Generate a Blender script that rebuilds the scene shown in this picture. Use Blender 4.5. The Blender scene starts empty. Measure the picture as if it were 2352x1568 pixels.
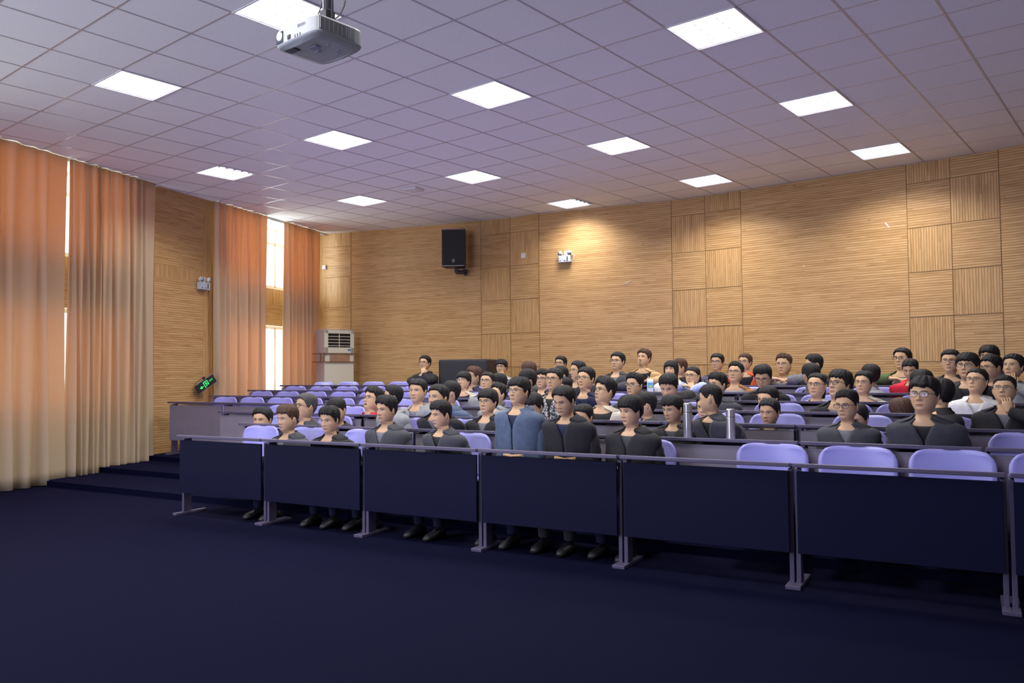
import bpy, math, random
import numpy as np
from mathutils import Vector, Matrix

SC = bpy.context.scene
COL = SC.collection
random.seed(11); RNG = np.random.RandomState(11)

# ------------------------------------------------------------------ camera, world, light, exposure
CAM = np.array([4.302, -4.582, 1.327]); F_PX = 1861.4
YAW, PITCH, ROLL = -0.684383, 0.0384086, -0.0082124
CEIL = 4.1
_fw = np.array([math.sin(YAW)*math.cos(PITCH), math.cos(YAW)*math.cos(PITCH), math.sin(PITCH)])
_rt = np.array([math.cos(YAW), -math.sin(YAW), 0.0]); _up = np.cross(_rt, _fw)
RT = _rt*math.cos(ROLL)+_up*math.sin(ROLL); UP = -_rt*math.sin(ROLL)+_up*math.cos(ROLL); FW = _fw
cd = bpy.data.cameras.new('camera'); cam = bpy.data.objects.new('camera', cd); COL.objects.link(cam)
cam.matrix_world = Matrix(((RT[0], UP[0], -FW[0], CAM[0]), (RT[1], UP[1], -FW[1], CAM[1]), (RT[2], UP[2], -FW[2], CAM[2]), (0, 0, 0, 1)))
cd.sensor_width = 36.0; cd.lens = F_PX*36.0/2352.0; cd.clip_end = 100
SC.camera = cam
SC.view_settings.view_transform = 'Standard'; SC.view_settings.look = 'None'
SC.view_settings.exposure = 0.16; SC.view_settings.gamma = 1.0; SC.view_settings.use_curve_mapping = False
SC.cycles.max_bounces = 6; SC.cycles.diffuse_bounces = 4; SC.cycles.glossy_bounces = 2
SC.cycles.transmission_bounces = 4; SC.cycles.transparent_max_bounces = 6
SC.cycles.caustics_reflective = False; SC.cycles.caustics_refractive = False
SC.cycles.sample_clamp_indirect = 4.0; SC.cycles.use_denoising = True
w = bpy.data.worlds.new('sky'); SC.world = w; w.use_nodes = True
w.node_tree.nodes['Background'].inputs[0].default_value = (0.92, 0.96, 1.0, 1)
w.node_tree.nodes['Background'].inputs[1].default_value = 2.2
LAMP_W = 36.0        # each ceiling fixture
DIFFUSER = 2.6       # its glowing panel
DAY_W = 140.0        # daylight per window opening
SCREEN = 9.5         # the lit projection screen at the front of the hall

def ray(x, y): return RT*(x-1176)/F_PX - UP*(y-784)/F_PX + FW
def at(x, y, zd): return CAM + ray(x, y)*zd
def at_z(x, y, z):
    d = ray(x, y); return CAM + d*((z-CAM[2])/d[2])

# ------------------------------------------------------------------ materials
def _new(name):
    m = bpy.data.materials.new(name); m.use_nodes = True
    nt = m.node_tree; return m, nt, nt.nodes['Principled BSDF']
_mc = {}
def mat(name, col, rough=0.6, metal=0.0, noise=0.0, scale=30.0, bump=0.0, spec=0.5):
    if name in _mc: return _mc[name]
    m, nt, b = _new(name); b.inputs['Base Color'].default_value = (*col, 1)
    b.inputs['Roughness'].default_value = rough; b.inputs['Metallic'].default_value = metal
    b.inputs['Specular IOR Level'].default_value = spec
    if noise or bump:
        tc = nt.nodes.new('ShaderNodeTexCoord'); n = nt.nodes.new('ShaderNodeTexNoise')
        n.inputs['Scale'].default_value = scale; n.inputs['Detail'].default_value = 3
        nt.links.new(tc.outputs['Object'], n.inputs['Vector'])
        if noise:
            r = nt.nodes.new('ShaderNodeMapRange'); r.inputs['To Min'].default_value = 1-noise; r.inputs['To Max'].default_value = 1+noise
            r.inputs['From Min'].default_value = .3; r.inputs['From Max'].default_value = .7
            v = nt.nodes.new('ShaderNodeVectorMath'); v.operation = 'SCALE'; v.inputs[0].default_value = col
            nt.links.new(n.outputs['Fac'], r.inputs['Value']); nt.links.new(r.outputs[0], v.inputs['Scale']); nt.links.new(v.outputs[0], b.inputs['Base Color'])
        if bump:
            bp = nt.nodes.new('ShaderNodeBump'); bp.inputs['Strength'].default_value = bump; bp.inputs['Distance'].default_value = .01
            nt.links.new(n.outputs['Fac'], bp.inputs['Height']); nt.links.new(bp.outputs[0], b.inputs['Normal'])
    _mc[name] = m; return m
def emat(name, col, s):
    if name in _mc: return _mc[name]
    m, nt, b = _new(name); b.inputs['Base Color'].default_value = (0, 0, 0, 1)
    b.inputs['Emission Color'].default_value = (*col, 1); b.inputs['Emission Strength'].default_value = s
    _mc[name] = m; return m

def slat_mat(name, vertical):
    """wooden grooved acoustic panel; UV is in metres (u along the wall, v up)"""
    m, nt, b = _new(name); N = nt.nodes.new; L = nt.links.new
    uv = N('ShaderNodeUVMap'); uv.uv_map = 'UVMap'; sep = N('ShaderNodeSeparateXYZ'); L(uv.outputs[0], sep.inputs[0])
    across = sep.outputs[0] if vertical else sep.outputs[1]; along = sep.outputs[1] if vertical else sep.outputs[0]
    PIT = 0.6/18
    dv = N('ShaderNodeMath'); dv.operation = 'DIVIDE'; dv.inputs[1].default_value = PIT; L(across, dv.inputs[0])
    fl = N('ShaderNodeMath'); fl.operation = 'FLOOR'; L(dv.outputs[0], fl.inputs[0])
    fr = N('ShaderNodeMath'); fr.operation = 'FRACT'; L(dv.outputs[0], fr.inputs[0])
    # groove mask
    g1 = N('ShaderNodeMath'); g1.operation = 'LESS_THAN'; g1.inputs[1].default_value = 0.18; L(fr.outputs[0], g1.inputs[0])
    # wood: stretched noise per slat, strips of different tone with end joints
    j = N('ShaderNodeTexWhiteNoise'); j.noise_dimensions = '1D'; L(fl.outputs[0], j.inputs['W'])
    off = N('ShaderNodeMath'); off.operation = 'MULTIPLY_ADD'; off.inputs[1].default_value = 9.0; L(j.outputs['Value'], off.inputs[0]); L(along, off.inputs[2])
    bl = N('ShaderNodeMath'); bl.operation = 'DIVIDE'; bl.inputs[1].default_value = 0.85; L(off.outputs[0], bl.inputs[0])
    bf = N('ShaderNodeMath'); bf.operation = 'FLOOR'; L(bl.outputs[0], bf.inputs[0])
    cmb = N('ShaderNodeCombineXYZ'); L(fl.outputs[0], cmb.inputs[0]); L(bf.outputs[0], cmb.inputs[1])
    wn = N('ShaderNodeTexWhiteNoise'); wn.noise_dimensions = '2D'; L(cmb.outputs[0], wn.inputs['Vector'])
    c2 = N('ShaderNodeCombineXYZ'); L(off.outputs[0], c2.inputs[0])
    sc = N('ShaderNodeMath'); sc.operation = 'MULTIPLY'; sc.inputs[1].default_value = 22.0; L(across, sc.inputs[0]); L(sc.outputs[0], c2.inputs[1])
    nz = N('ShaderNodeTexNoise'); nz.inputs['Scale'].default_value = 3.2; nz.inputs['Detail'].default_value = 4; nz.inputs['Distortion'].default_value = .6
    L(c2.outputs[0], nz.inputs['Vector'])
    kn = N('ShaderNodeTexVoronoi'); kn.inputs['Scale'].default_value = 2.3
    c3 = N('ShaderNodeCombineXYZ'); L(along, c3.inputs[0]); s3 = N('ShaderNodeMath'); s3.operation = 'MULTIPLY'; s3.inputs[1].default_value = 2.2; L(across, s3.inputs[0]); L(s3.outputs[0], c3.inputs[1])
    L(c3.outputs[0], kn.inputs['Vector'])
    kr = N('ShaderNodeMapRange'); kr.inputs['From Min'].default_value = .015; kr.inputs['From Max'].default_value = .07; kr.inputs['To Min'].default_value = .3; kr.inputs['To Max'].default_value = 0.
    L(kn.outputs['Distance'], kr.inputs['Value'])
    a = N('ShaderNodeMath'); a.operation = 'MULTIPLY_ADD'; a.inputs[1].default_value = .17; L(wn.outputs['Value'], a.inputs[0])
    a2 = N('ShaderNodeMath'); a2.operation = 'MULTIPLY'; a2.inputs[1].default_value = .86; L(nz.outputs['Fac'], a2.inputs[0]); L(a2.outputs[0], a.inputs[2])
    a3 = N('ShaderNodeMath'); a3.operation = 'ADD'; L(a.outputs[0], a3.inputs[0]); L(kr.outputs[0], a3.inputs[1])
    rp = N('ShaderNodeValToRGB'); L(a3.outputs[0], rp.inputs[0]); e = rp.color_ramp.elements
    e[0].position = .25; e[0].color = (.66, .42, .19, 1); e[1].position = .84; e[1].color = (.30, .145, .04, 1)
    x = e.new(.52); x.color = (.56, .33, .135, 1)
    mx = N('ShaderNodeMix'); mx.data_type = 'RGBA'; mx.inputs['B'].default_value = (.27, .165, .055, 1)
    L(g1.outputs[0], mx.inputs['Factor']); L(rp.outputs[0], mx.inputs['A']); L(mx.outputs['Result'], b.inputs['Base Color'])
    inv = N('ShaderNodeMath'); inv.operation = 'SUBTRACT'; inv.inputs[0].default_value = 1; L(g1.outputs[0], inv.inputs[1])
    bp = N('ShaderNodeBump'); bp.inputs['Strength'].default_value = .5; bp.inputs['Distance'].default_value = .004
    L(inv.outputs[0], bp.inputs['Height']); L(bp.outputs[0], b.inputs['Normal'])
    b.inputs['Roughness'].default_value = .42; b.inputs['Specular IOR Level'].default_value = .35
    return m
M_H = slat_mat('wood_slats_horizontal', False); M_V = slat_mat('wood_slats_vertical', True)
M_TRIM = mat('wood_trim', (.40, .22, .075), .5)
M_CEIL = mat('ceiling_tile', (.90, .92, .89), .9, noise=.03, scale=60)
M_BAR = mat('ceiling_bar', (.52, .50, .50), .35, metal=.3)
M_CARPET = mat('navy_carpet', (.0030, .0032, .0165), .95, noise=.25, scale=220, bump=.2, spec=.05)
M_WHITE = mat('white_plastic', (.72, .72, .70), .4)
M_PAINT = mat('white_paint', (.78, .77, .76), .8)
M_DESKTOP = mat('desk_top_violet', (.20, .175, .36), .35, noise=.05, scale=8)
M_DESKEDGE = mat('desk_edge_dark', (.085, .072, .125), .4)
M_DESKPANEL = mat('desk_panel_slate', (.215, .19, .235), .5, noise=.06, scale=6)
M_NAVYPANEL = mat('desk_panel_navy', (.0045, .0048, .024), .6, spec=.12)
M_SEAT = mat('seat_violet', (.34, .33, .72), .30)
M_BLACK = mat('black_plastic', (.012, .012, .013), .5)
M_GRILLE = mat('black_grille', (.014, .014, .016), .7, bump=.5, scale=500)
M_METAL = mat('steel', (.55, .55, .55), .3, metal=1.0)
M_CREAM = mat('cream_enamel', (.80, .77, .60), .4)
M_GREYSIDE = mat('grey_enamel', (.45, .42, .42), .5)
M_BRONZE = mat('bronze_bar', (.33, .22, .13), .35, metal=.7)

# ------------------------------------------------------------------ mesh helpers
class MB:
    def __init__(s): s.v = []; s.f = []; s.mi = []; s.uv = {}
    def add(s, vs, fs, mi=0):
        o = len(s.v); s.v += [tuple(map(float, p)) for p in vs]
        for f in fs: s.f.append(tuple(o+i for i in f)); s.mi.append(mi)
        return o
    def box(s, c, d, R=None, mi=0, bev=0.0):
        hx, hy, hz = d[0]/2, d[1]/2, d[2]/2
        if bev > 0:
            bm = bpy_bevel_box(hx, hy, hz, bev); vs, fs = bm
        else:
            vs = [(x*hx, y*hy, z*hz) for x in (-1, 1) for y in (-1, 1) for z in (-1, 1)]
            fs = [(0, 1, 3, 2), (4, 6, 7, 5), (0, 4, 5, 1), (2, 3, 7, 6), (0, 2, 6, 4), (1, 5, 7, 3)]
        vs = np.array(vs, float)
        if R is not None: vs = vs @ np.array(R).T
        s.add(vs+np.array(c), fs, mi)
    def tube(s, path, rad, n=10, mi=0, cap=True, flat=1.0):
        path = [np.array(p, float) for p in path]; k = len(path)
        if not hasattr(rad, '__len__'): rad = [rad]*k
        rings = []; ref = None
        for i in range(k):
            t = path[min(i+1, k-1)]-path[max(i-1, 0)]; t = t/(np.linalg.norm(t)+1e-9)
            if ref is None:
                ref = np.array([0, 0, 1.0]) if abs(t[2]) < .9 else np.array([1.0, 0, 0])
            a = np.cross(t, ref); a /= np.linalg.norm(a)+1e-9; b = np.cross(a, t); ref = b
            rings.append([path[i]+rad[i]*(math.cos(2*math.pi*j/n)*a+flat*math.sin(2*math.pi*j/n)*b) for j in range(n)])
        vs = [p for r in rings for p in r]; fs = []
        for i in range(k-1):
            for j in range(n): fs.append((i*n+j, i*n+(j+1) % n, (i+1)*n+(j+1) % n, (i+1)*n+j))
        if cap: fs.append(tuple(range(n))[::-1]); fs.append(tuple((k-1)*n+j for j in range(n)))
        s.add(vs, fs, mi)
    def grid(s, P, closed=False, mi=0, capends=False):
        """P[i][j] rows of points"""
        P = np.asarray(P); a, b = P.shape[:2]; fs = []
        for i in range(a-1):
            for j in range(b if closed else b-1):
                fs.append((i*b+j, i*b+(j+1) % b, (i+1)*b+(j+1) % b, (i+1)*b+j))
        if capends: fs.append(tuple(range(b))[::-1]); fs.append(tuple((a-1)*b+j for j in range(b)))
        return s.add(P.reshape(-1, 3), fs, mi)
    def ellipsoid(s, c, r, R=None, nu=14, nv=8, mi=0):
        vs = [];
        for i in range(nv+1):
            t = math.pi*i/nv
            for j in range(nu): p = 2*math.pi*j/nu; vs.append((r[0]*math.sin(t)*math.cos(p), r[1]*math.sin(t)*math.sin(p), r[2]*math.cos(t)))
        vs = np.array(vs)
        if R is not None: vs = vs@np.array(R).T
        fs = [(i*nu+j, (i+1)*nu+j, (i+1)*nu+(j+1) % nu, i*nu+(j+1) % nu) for i in range(nv) for j in range(nu)]
        s.add(vs+np.array(c), fs, mi)
    def build(s, name, mats, parent=None, smooth=False, auto=None, col=None, link=True):
        me = bpy.data.meshes.new(name); me.from_pydata(s.v, [], s.f)
        for m in (mats if isinstance(mats, (list, tuple)) else [mats]): me.materials.append(m)
        me.polygons.foreach_set('material_index', s.mi)
        if smooth: me.polygons.foreach_set('use_smooth', [True]*len(s.f))
        if col is not None:
            ca = me.color_attributes.new('Col', 'FLOAT_COLOR', 'POINT'); ca.data.foreach_set('color', np.asarray(col, np.float32).ravel())
        me.update(); me.validate(clean_customdata=False)
        o = bpy.data.objects.new(name, me); COL.objects.link(o)
        if parent is not None: o.parent = parent
        return o
def bpy_bevel_box(hx, hy, hz, b, seg=2):
    import bmesh
    bm = bmesh.new(); bmesh.ops.create_cube(bm, size=2.0)
    for v in bm.verts: v.co = Vector((v.co.x*hx, v.co.y*hy, v.co.z*hz))
    bmesh.ops.bevel(bm, geom=list(bm.edges), offset=b, segments=seg, affect='EDGES', profile=.6)
    bm.verts.index_update(); vs = [tuple(v.co) for v in bm.verts]; fs = [tuple(v.index for v in f.verts) for f in bm.faces]; bm.free()
    return vs, fs
def Rz(a): c, s = math.cos(a), math.sin(a); return np.array([[c, -s, 0], [s, c, 0], [0, 0, 1.]])
def Rx(a): c, s = math.cos(a), math.sin(a); return np.array([[1., 0, 0], [0, c, -s], [0, s, c]])
def Ry(a): c, s = math.cos(a), math.sin(a); return np.array([[c, 0, s], [0, 1., 0], [-s, 0, c]])
def tag(o, label, cat, group=None, kind=None):
    o['label'] = label; o['category'] = cat
    if group: o['group'] = group
    if kind: o['kind'] = kind
    return o
def empty(name, loc, rz=0.0):
    o = bpy.data.objects.new(name, None); COL.objects.link(o); o.location = tuple(loc); o.rotation_euler = (0, 0, rz)
    o.empty_display_size = .1; return o
def struct(o): o['kind'] = 'structure'; return o
def copy_tree(o, parent=None):
    c = o.copy(); COL.objects.link(c)
    if parent is not None: c.parent = parent
    for ch in list(o.children): copy_tree(ch, c)
    return c
def text_mesh(txt, size, mt, parent, name, Mw, depth=.001):
    cu = bpy.data.curves.new(name, 'FONT'); cu.body = txt; cu.size = size; cu.extrude = depth; cu.align_x = 'CENTER'; cu.align_y = 'CENTER'
    t = bpy.data.objects.new(name+'_t', cu); COL.objects.link(t)
    dg = bpy.context.evaluated_depsgraph_get(); me = bpy.data.meshes.new_from_object(t.evaluated_get(dg)); bpy.data.objects.remove(t)
    me.materials.clear(); me.materials.append(mt); me.name = name
    o = bpy.data.objects.new(name, me); COL.objects.link(o); o.parent = parent; o.matrix_local = Mw; return o
def mtx(R, t):
    m = Matrix.Identity(4)
    for i in range(3):
        for j in range(3): m[i][j] = float(R[i][j])
        m[i][3] = float(t[i])
    return m

# ------------------------------------------------------------------ room shell
E2 = np.array([.9859, .1676]); N2 = np.array([-.1676, .9859]); P0 = np.array([0, 5.042])
STEP = .0645; YF0 = -8.6
def floor_z(k): return STEP*(7-min(k, 7))
def rowpt(k, s, off): return P0 + N2*(off-.838*(k-1)) + E2*s
m = MB()     # tiered floor
S0, S1 = -12.0, 9.0
prev = None
for k in range(8, 0, -1):
    z = floor_z(k)
    y0 = -.838*(k-1)-.22 if k < 8 else -14.0
    y1 = -.838*(k-2)-.22 if k > 1 else 4.6
    if k == 7: y0 = -.838*6-.22
    a, b, c, d = [P0+N2*yy+E2*ss for yy, ss in ((y0, S0), (y0, S1), (y1, S1), (y1, S0))]
    m.add([(*a, z), (*b, z), (*c, z), (*d, z)], [(0, 1, 2, 3)])
    if k < 7:
        m.add([(*a, z-STEP), (*b, z-STEP), (*b, z), (*a, z)], [(0, 1, 2, 3)])
m.add([(-6.6, YF0, .004), (7.2, YF0, .004), (7.2, -3.5, .004), (-6.6, -3.5, .004)], [(0, 1, 2, 3)], 1)   # unseen pale floor, added to bounce light up to the ceiling and projector
struct(m.build('floor', [M_CARPET, mat('pale_bounce_floor', (.26, .25, .27), .4, noise=.04, scale=3)]))

CW = [(744, 537.6), (806, 533), (1104, 508), (1171, 500), (1237, 491), (1541, 460), (1618, 450.5), (1700, 438), (2080, 379), (2180, 362), (2292, 343)]
WB = [at_z(x, y, CEIL)[:2] for x, y in CW]
WB[0] = np.array([-8.67, 5.45])
e_ = np.array([.985, -.17]); WB.append(WB[-1]+e_*2.4); WB.append(WB[-1]+e_*2.5)
m = MB(); UVs = []
SEAM = [CEIL, CEIL-.27, CEIL-.87, CEIL-1.47, CEIL-2.07, CEIL-2.67, CEIL-3.27, CEIL-3.87, -.2]
PAT = ['VHVHVHVH', 'HHHHHHHH', 'VHVHVHVH', 'HVHVHVHV', 'HHHHHHHH', 'HVHVHVHV', 'VHVHVHVH', 'HHHHHHHH', 'VHVHVHVH', 'HVHVHVHV', 'HHHHHHHH', 'HHHHHHHH']
def panel(m, a, b, z0, z1, kind, u0):
    L = float(np.hypot(*(b-a))); m.add([(*a, z0), (*b, z0), (*b, z1), (*a, z1)], [(0, 1, 2, 3)], 0 if kind == 'H' else 1)
    UVs.extend([(u0, z0-CEIL+.27), (u0+L, z0-CEIL+.27), (u0+L, z1-CEIL+.27), (u0, z1-CEIL+.27)])
def setuv(o, uvs):
    me = o.data; l = me.uv_layers.new(name='UVMap'); k = 0
    for p in me.polygons:
        for li, vi in zip(p.loop_indices, p.vertices): l.data[li].uv = uvs[vi]
u = 0
for i in range(len(WB)-1):
    a, b = WB[i], WB[i+1]
    for r in range(len(SEAM)-1): panel(m, a, b, SEAM[r+1], SEAM[r], PAT[i][r], 0.0)
wb = struct(m.build('wall_back', [M_H, M_V])); setuv(wb, UVs)
# thin dark joints between the panel columns
m = MB()
for i in range(1, len(WB)-1):
    p = WB[i]+(CAM[:2]-WB[i])/np.linalg.norm(CAM[:2]-WB[i])*.003
    m.box((p[0], p[1], CEIL/2), (.006, .006, CEIL), Rz(math.atan2(*(WB[i+1]-WB[i])[::-1])))
for i in range(len(WB)-1):
    if PAT[i][0] == PAT[i][1]: continue
    a, b = WB[i], WB[i+1]; d = (b-a)/np.linalg.norm(b-a); nn = np.array([d[1], -d[0]])
    for z in SEAM[1:-1]:
        c = (a+b)/2+nn*.002; m.box((c[0], c[1], z), (np.linalg.norm(b-a), .004, .008), Rz(math.atan2(d[1], d[0])))
struct(m.build('trim_1', mat('panel_joint', (.22, .125, .04), .7)))

# left wall: q = distance from the rear corner toward the front
CQ = WB[0]; DQ = np.array([.345, -.9386]); NQ = np.array([.9386, .345])
def ql(q, o=0.0): return CQ+DQ*q+NQ*o
def q_px(x, o=0.0):
    d = ray(x, 860)[:2]; A = np.array([d, -DQ]).T; s = np.linalg.solve(A, CQ+NQ*o-CAM[:2]); return float(s[1])
def z_px(x, y, q, o=0.0):
    p = ql(q, o); d = ray(x, y); t = np.linalg.norm(p-CAM[:2])/np.linalg.norm(d[:2]); return float(CAM[2]+d[2]*t)
QP1 = q_px(490); QP0 = q_px(352); QS = q_px(466)
UVs = []; m = MB(); Z1 = z_px(400, 614, (QP0+QP1)/2); Z0 = z_px(400, 644, (QP0+QP1)/2)
for q0, q1, kinds in ((QS, QP0, 'HVH'), (QP1, QS, 'VVV')):
    for z0, z1, kd in ((Z1, CEIL, kinds[0]), (Z0, Z1, kinds[1]), (-.1, Z0, kinds[2])):
        panel(m, ql(q0), ql(q1), z0, z1, kd, 0.)
panel(m, ql(0, -.26), ql(0, .004), -.1, CEIL, 'V', 0.)
# returns of the pier
panel(m, ql(QP1, -.26), ql(QP1), -.1, CEIL, 'V', 0.); panel(m, ql(QP0), ql(QP0, -.26), -.1, CEIL, 'V', 0.)
# window wall behind the curtains with openings
QE = 14.5
ZUB = z_px(630, 664, q_px(630, -.22), -.22); ZLT = z_px(630, 748, q_px(630, -.22), -.22)
OPEN = [(q_px(700, -.22), QP1-.25), (QP0+.45, QP0+3.1), (QP0+4.0, QP0+6.6)]
def bay(q0, q1, ops):
    xs = [q0]+[v for o in ops for v in o]+[q1]
    for i in range(0, len(xs), 2): panel(m, ql(xs[i], -.22), ql(xs[i+1], -.22), -.1, CEIL+.05, 'H', 0.)
    for a, b in ops:
        panel(m, ql(a, -.22), ql(b, -.22), ZUB-.28, ZUB, 'V', 0.); panel(m, ql(a, -.22), ql(b, -.22), ZLT, ZUB-.28, 'H', 0.)
        panel(m, ql(a, -.22), ql(b, -.22), -.1, .95, 'H', 0.)
bay(0, QP1, OPEN[:1]); bay(QP0, QE, OPEN[1:])
wl = struct(m.build('wall_left', [M_H, M_V])); setuv(wl, UVs)
M_FRAME = mat('window_frame_white', (.75, .76, .76), .4)
m_glass, nt, b = _new('window_glass'); nt.nodes.remove(b)
tr = nt.nodes.new('ShaderNodeBsdfTransparent'); tr.inputs[0].default_value = (.93, .96, .96, 1); gl = nt.nodes.new('ShaderNodeBsdfGlossy'); gl.inputs['Roughness'].default_value = .02
mx = nt.nodes.new('ShaderNodeMixShader'); mx.inputs[0].default_value = .06
nt.links.new(tr.outputs[0], mx.inputs[1]); nt.links.new(gl.outputs[0], mx.inputs[2]); nt.links.new(mx.outputs[0], nt.nodes['Material Output'].inputs[0])
wi = 0
AQ = math.atan2(DQ[1], DQ[0])
for (a, b) in OPEN:
    for z0, z1 in ((ZUB, CEIL-.08), (.95, ZLT)):
        wi += 1; f = MB(); o = -.30; c = ql((a+b)/2, o); R = Rz(AQ); W = b-a
        for z in (z0+.03, z1-.03): f.box((c[0], c[1], z), (W, .06, .06), R)
        if z0 > 2: f.box((c[0], c[1], z1-.30), (W, .06, .05), R)
        n = 3
        for i in range(n+1):
            p = ql(a+.03+(W-.06)*i/n, o); f.box((p[0], p[1], (z0+z1)/2), (.055, .06, z1-z0-.06), R)
        wo = struct(f.build(f'window_{wi}', M_FRAME))
        g = MB(); g.box((c[0], c[1], (z0+z1)/2), (W-.04, .006, z1-z0-.04), R); g.build('window_pane', m_glass, wo)
        L = bpy.data.lights.new('daylight', 'AREA'); L.shape = 'RECTANGLE'; L.size = W; L.size_y = z1-z0; L.energy = DAY_W*(.62 if a > QP0 else 1.0)*(1.0 if z0 > 2 else .7)*W*(z1-z0)/4; L.color = (1.0, .97, .93)
        lo = bpy.data.objects.new('daylight', L); COL.objects.link(lo); p = ql((a+b)/2, -.75)
        X = np.array([DQ[0], DQ[1], 0]); Z = -np.array([NQ[0], NQ[1], 0]); Y = np.cross(Z, X)
        lo.matrix_world = mtx(np.array([X, Y, Z]).T, (p[0], p[1], (z0+z1)/2+.1))
# corner trim, front and right walls
m = MB(); pA = ql(QE, -.22); XR = 7.2; YF = -8.6
qf = (CQ[1]-YF)/.9386
m.add([(*ql(qf), -.1), (XR, YF, -.1), (XR, YF, CEIL), (*ql(qf), CEIL)], [(0, 1, 2, 3)]); struct(m.build('wall_front', M_PAINT))
m = MB(); m.add([(XR, YF, -.1), (XR, 7.0, -.1), (XR, 7.0, CEIL), (XR, YF, CEIL)], [(0, 1, 2, 3)]); struct(m.build('wall_right', M_PAINT))
# ceiling with cut-outs for the fixtures, and its metal grid
LIGHTS = [(-6, -2, 'F'), (-2, -2, 'G'), (-6, 2, 'E'), (-2, 2, 'A'), (2, 2, 'C'), (-10, 2, 'K'), (-10, 6, 'L'), (-6, 6, 'M'), (-2, 6, 'B'), (2, 6, 'D'), (-6, 10, 'N'), (-2, 10, 'H'), (2, 10, 'I')]
hole = {(u_, v_) for u_, v_, _ in LIGHTS}
m = MB()
for v in range(-15, 13):
    run = None
    for u_ in range(-19, 13):
        out = (np.array([(u_+.5)*.6, (v+.5)*.6])-CQ)@NQ < -.45
        if (u_, v) in hole or u_ == 12 or out:
            if run is not None:
                m.add([(run*.6, v*.6, CEIL), (u_*.6, v*.6, CEIL), (u_*.6, v*.6+.6, CEIL), (run*.6, v*.6+.6, CEIL)], [(3, 2, 1, 0)]); run = None
        elif run is None: run = u_
struct(m.build('ceiling', M_CEIL))
m = MB()
for u_ in range(-15, 12):
    ye = min(7.5, CQ[1]+(u_*.6-CQ[0]+.1)*-2.72) if u_*.6 < CQ[0] else 7.5
    ys = max(-9.3, CQ[1]-(u_*.6-CQ[0]+.15)/.3676) if u_*.6 > CQ[0] else 5.3
    if ye > ys: m.box((u_*.6, (ys+ye)/2, CEIL-.001), (.016, ye-ys, .004))
for v in range(-14, 13):
    xs = CQ[0]-(v*.6-CQ[1])*.3676-.15; m.box(((xs+7)/2, v*.6, CEIL-.001), (7-xs, .0155, .0032))
struct(m.build('trim_2', M_BAR))

# ------------------------------------------------------------------ ceiling lights
M_LBL = {'F': 'upper left, left of the projector', 'G': 'directly behind the hanging projector', 'E': 'lower right of the projector', 'A': 'mid ceiling between projector and top right lamp',
 'C': 'largest one at the top right of the picture', 'K': 'partly dark one above the curtains', 'L': 'far left one near the rear left corner of the hall', 'M': 'above the wall speaker, right of the detector',
 'B': 'centre right between the middle rows', 'D': 'right side, below the largest lamp', 'N': 'partly dark one nearest the rear wall emergency lamp', 'H': 'close to the rear wall, middle of three along it', 'I': 'close to the rear wall, rightmost of three along it'}
M_DIFF = emat('lamp_panel', (1.0, .98, 1.0), DIFFUSER)
M_LOUV = mat('louver_white', (.8, .8, .82), .35)
M_DARKREF = mat('reflector_unlit', (.20, .20, .25), .3, metal=.5)
lamp0 = {}
for (u_, v_, key) in LIGHTS:
    half = key in 'KN'
    root = empty('ceiling_light', ((u_+.5)*.6, (v_+.5)*.6, CEIL))
    tag(root, 'square recessed louvre ceiling lamp, '+M_LBL[key], 'ceiling light', 'recessed louvre lamps in the ceiling')
    if half not in lamp0:
        f = MB()
        for sx in (-1, 1): f.box((sx*.293, 0, -.003), (.014, .6, .012)); f.box((0, sx*.293, -.003), (.6, .014, .012))
        for sx in (-1, 1): f.box((sx*.288, 0, .045), (.004, .58, .09)); f.box((0, sx*.288, .045), (.58, .004, .09))
        f.box((0, 0, .092), (.58, .58, .004))
        fo = f.build('housing', M_LOUV)
        d = MB(); x1 = .285 if not half else .17
        d.box(((x1-.285)/2, 0, .012), (x1+.285, .57, .004)); do = d.build('diffuser', M_DIFF)
        l = MB()
        for k in range(5):    # parabolic cross blades
            yb = -.285+.57*(k+.5)/5
            P = []
            for j in range(9):
                t = j/8*2-1; P.append([(x1*.0-.285+(x1+.285)*0.0, 0, 0)])
            l.box(((x1-.285)/2, -.285+.57*(k+1)/5 if k < 4 else .283, .006), (x1+.285, .003, .012))
        l.box((-.285+(x1+.285)/3, 0, .006), (.003, .57, .012)); l.box((-.285+2*(x1+.285)/3, 0, .006), (.003, .57, .012))
        if half:
            l2 = MB(); l2.box(((x1+.285)/2, 0, .02), (.285-x1, .57, .004))
            for k in range(5): l2.box(((x1+.285)/2, -.285+.57*(k+.5)/5, .010), (.285-x1, .004, .022))
            l2o = l2.build('unlit_reflector', M_DARKREF)
        lo = l.build('louvre', M_LOUV)
        lamp0[half] = [fo, do, lo]+([l2o] if half else [])
        for o in lamp0[half]: o.parent = root
    else:
        for o in lamp0[half]: c = o.copy(); COL.objects.link(c); c.parent = root
    L = bpy.data.lights.new('lamp_glow', 'AREA'); L.shape = 'SQUARE'; L.size = .52; L.energy = LAMP_W*(.75 if half else 1.0); L.spread = math.radians(135); L.color = (1.0, .97, .95)
    lo = bpy.data.objects.new('lamp_glow', L); COL.objects.link(lo); lo.parent = root; lo.location = (0, 0, -.012)
for (u_, v_) in ((2, -2), (-2, -6), (2, -6)):   # lamps over the front of the hall, outside the picture: light only
    L = bpy.data.lights.new('hall_lamp', 'AREA'); L.shape = 'SQUARE'; L.size = .55; L.energy = LAMP_W; L.spread = math.radians(150); L.color = (1.0, .97, .95)
    lo = bpy.data.objects.new('hall_lamp', L); COL.objects.link(lo); lo.location = ((u_+.5)*.6, (v_+.5)*.6, CEIL-.01)
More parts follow.
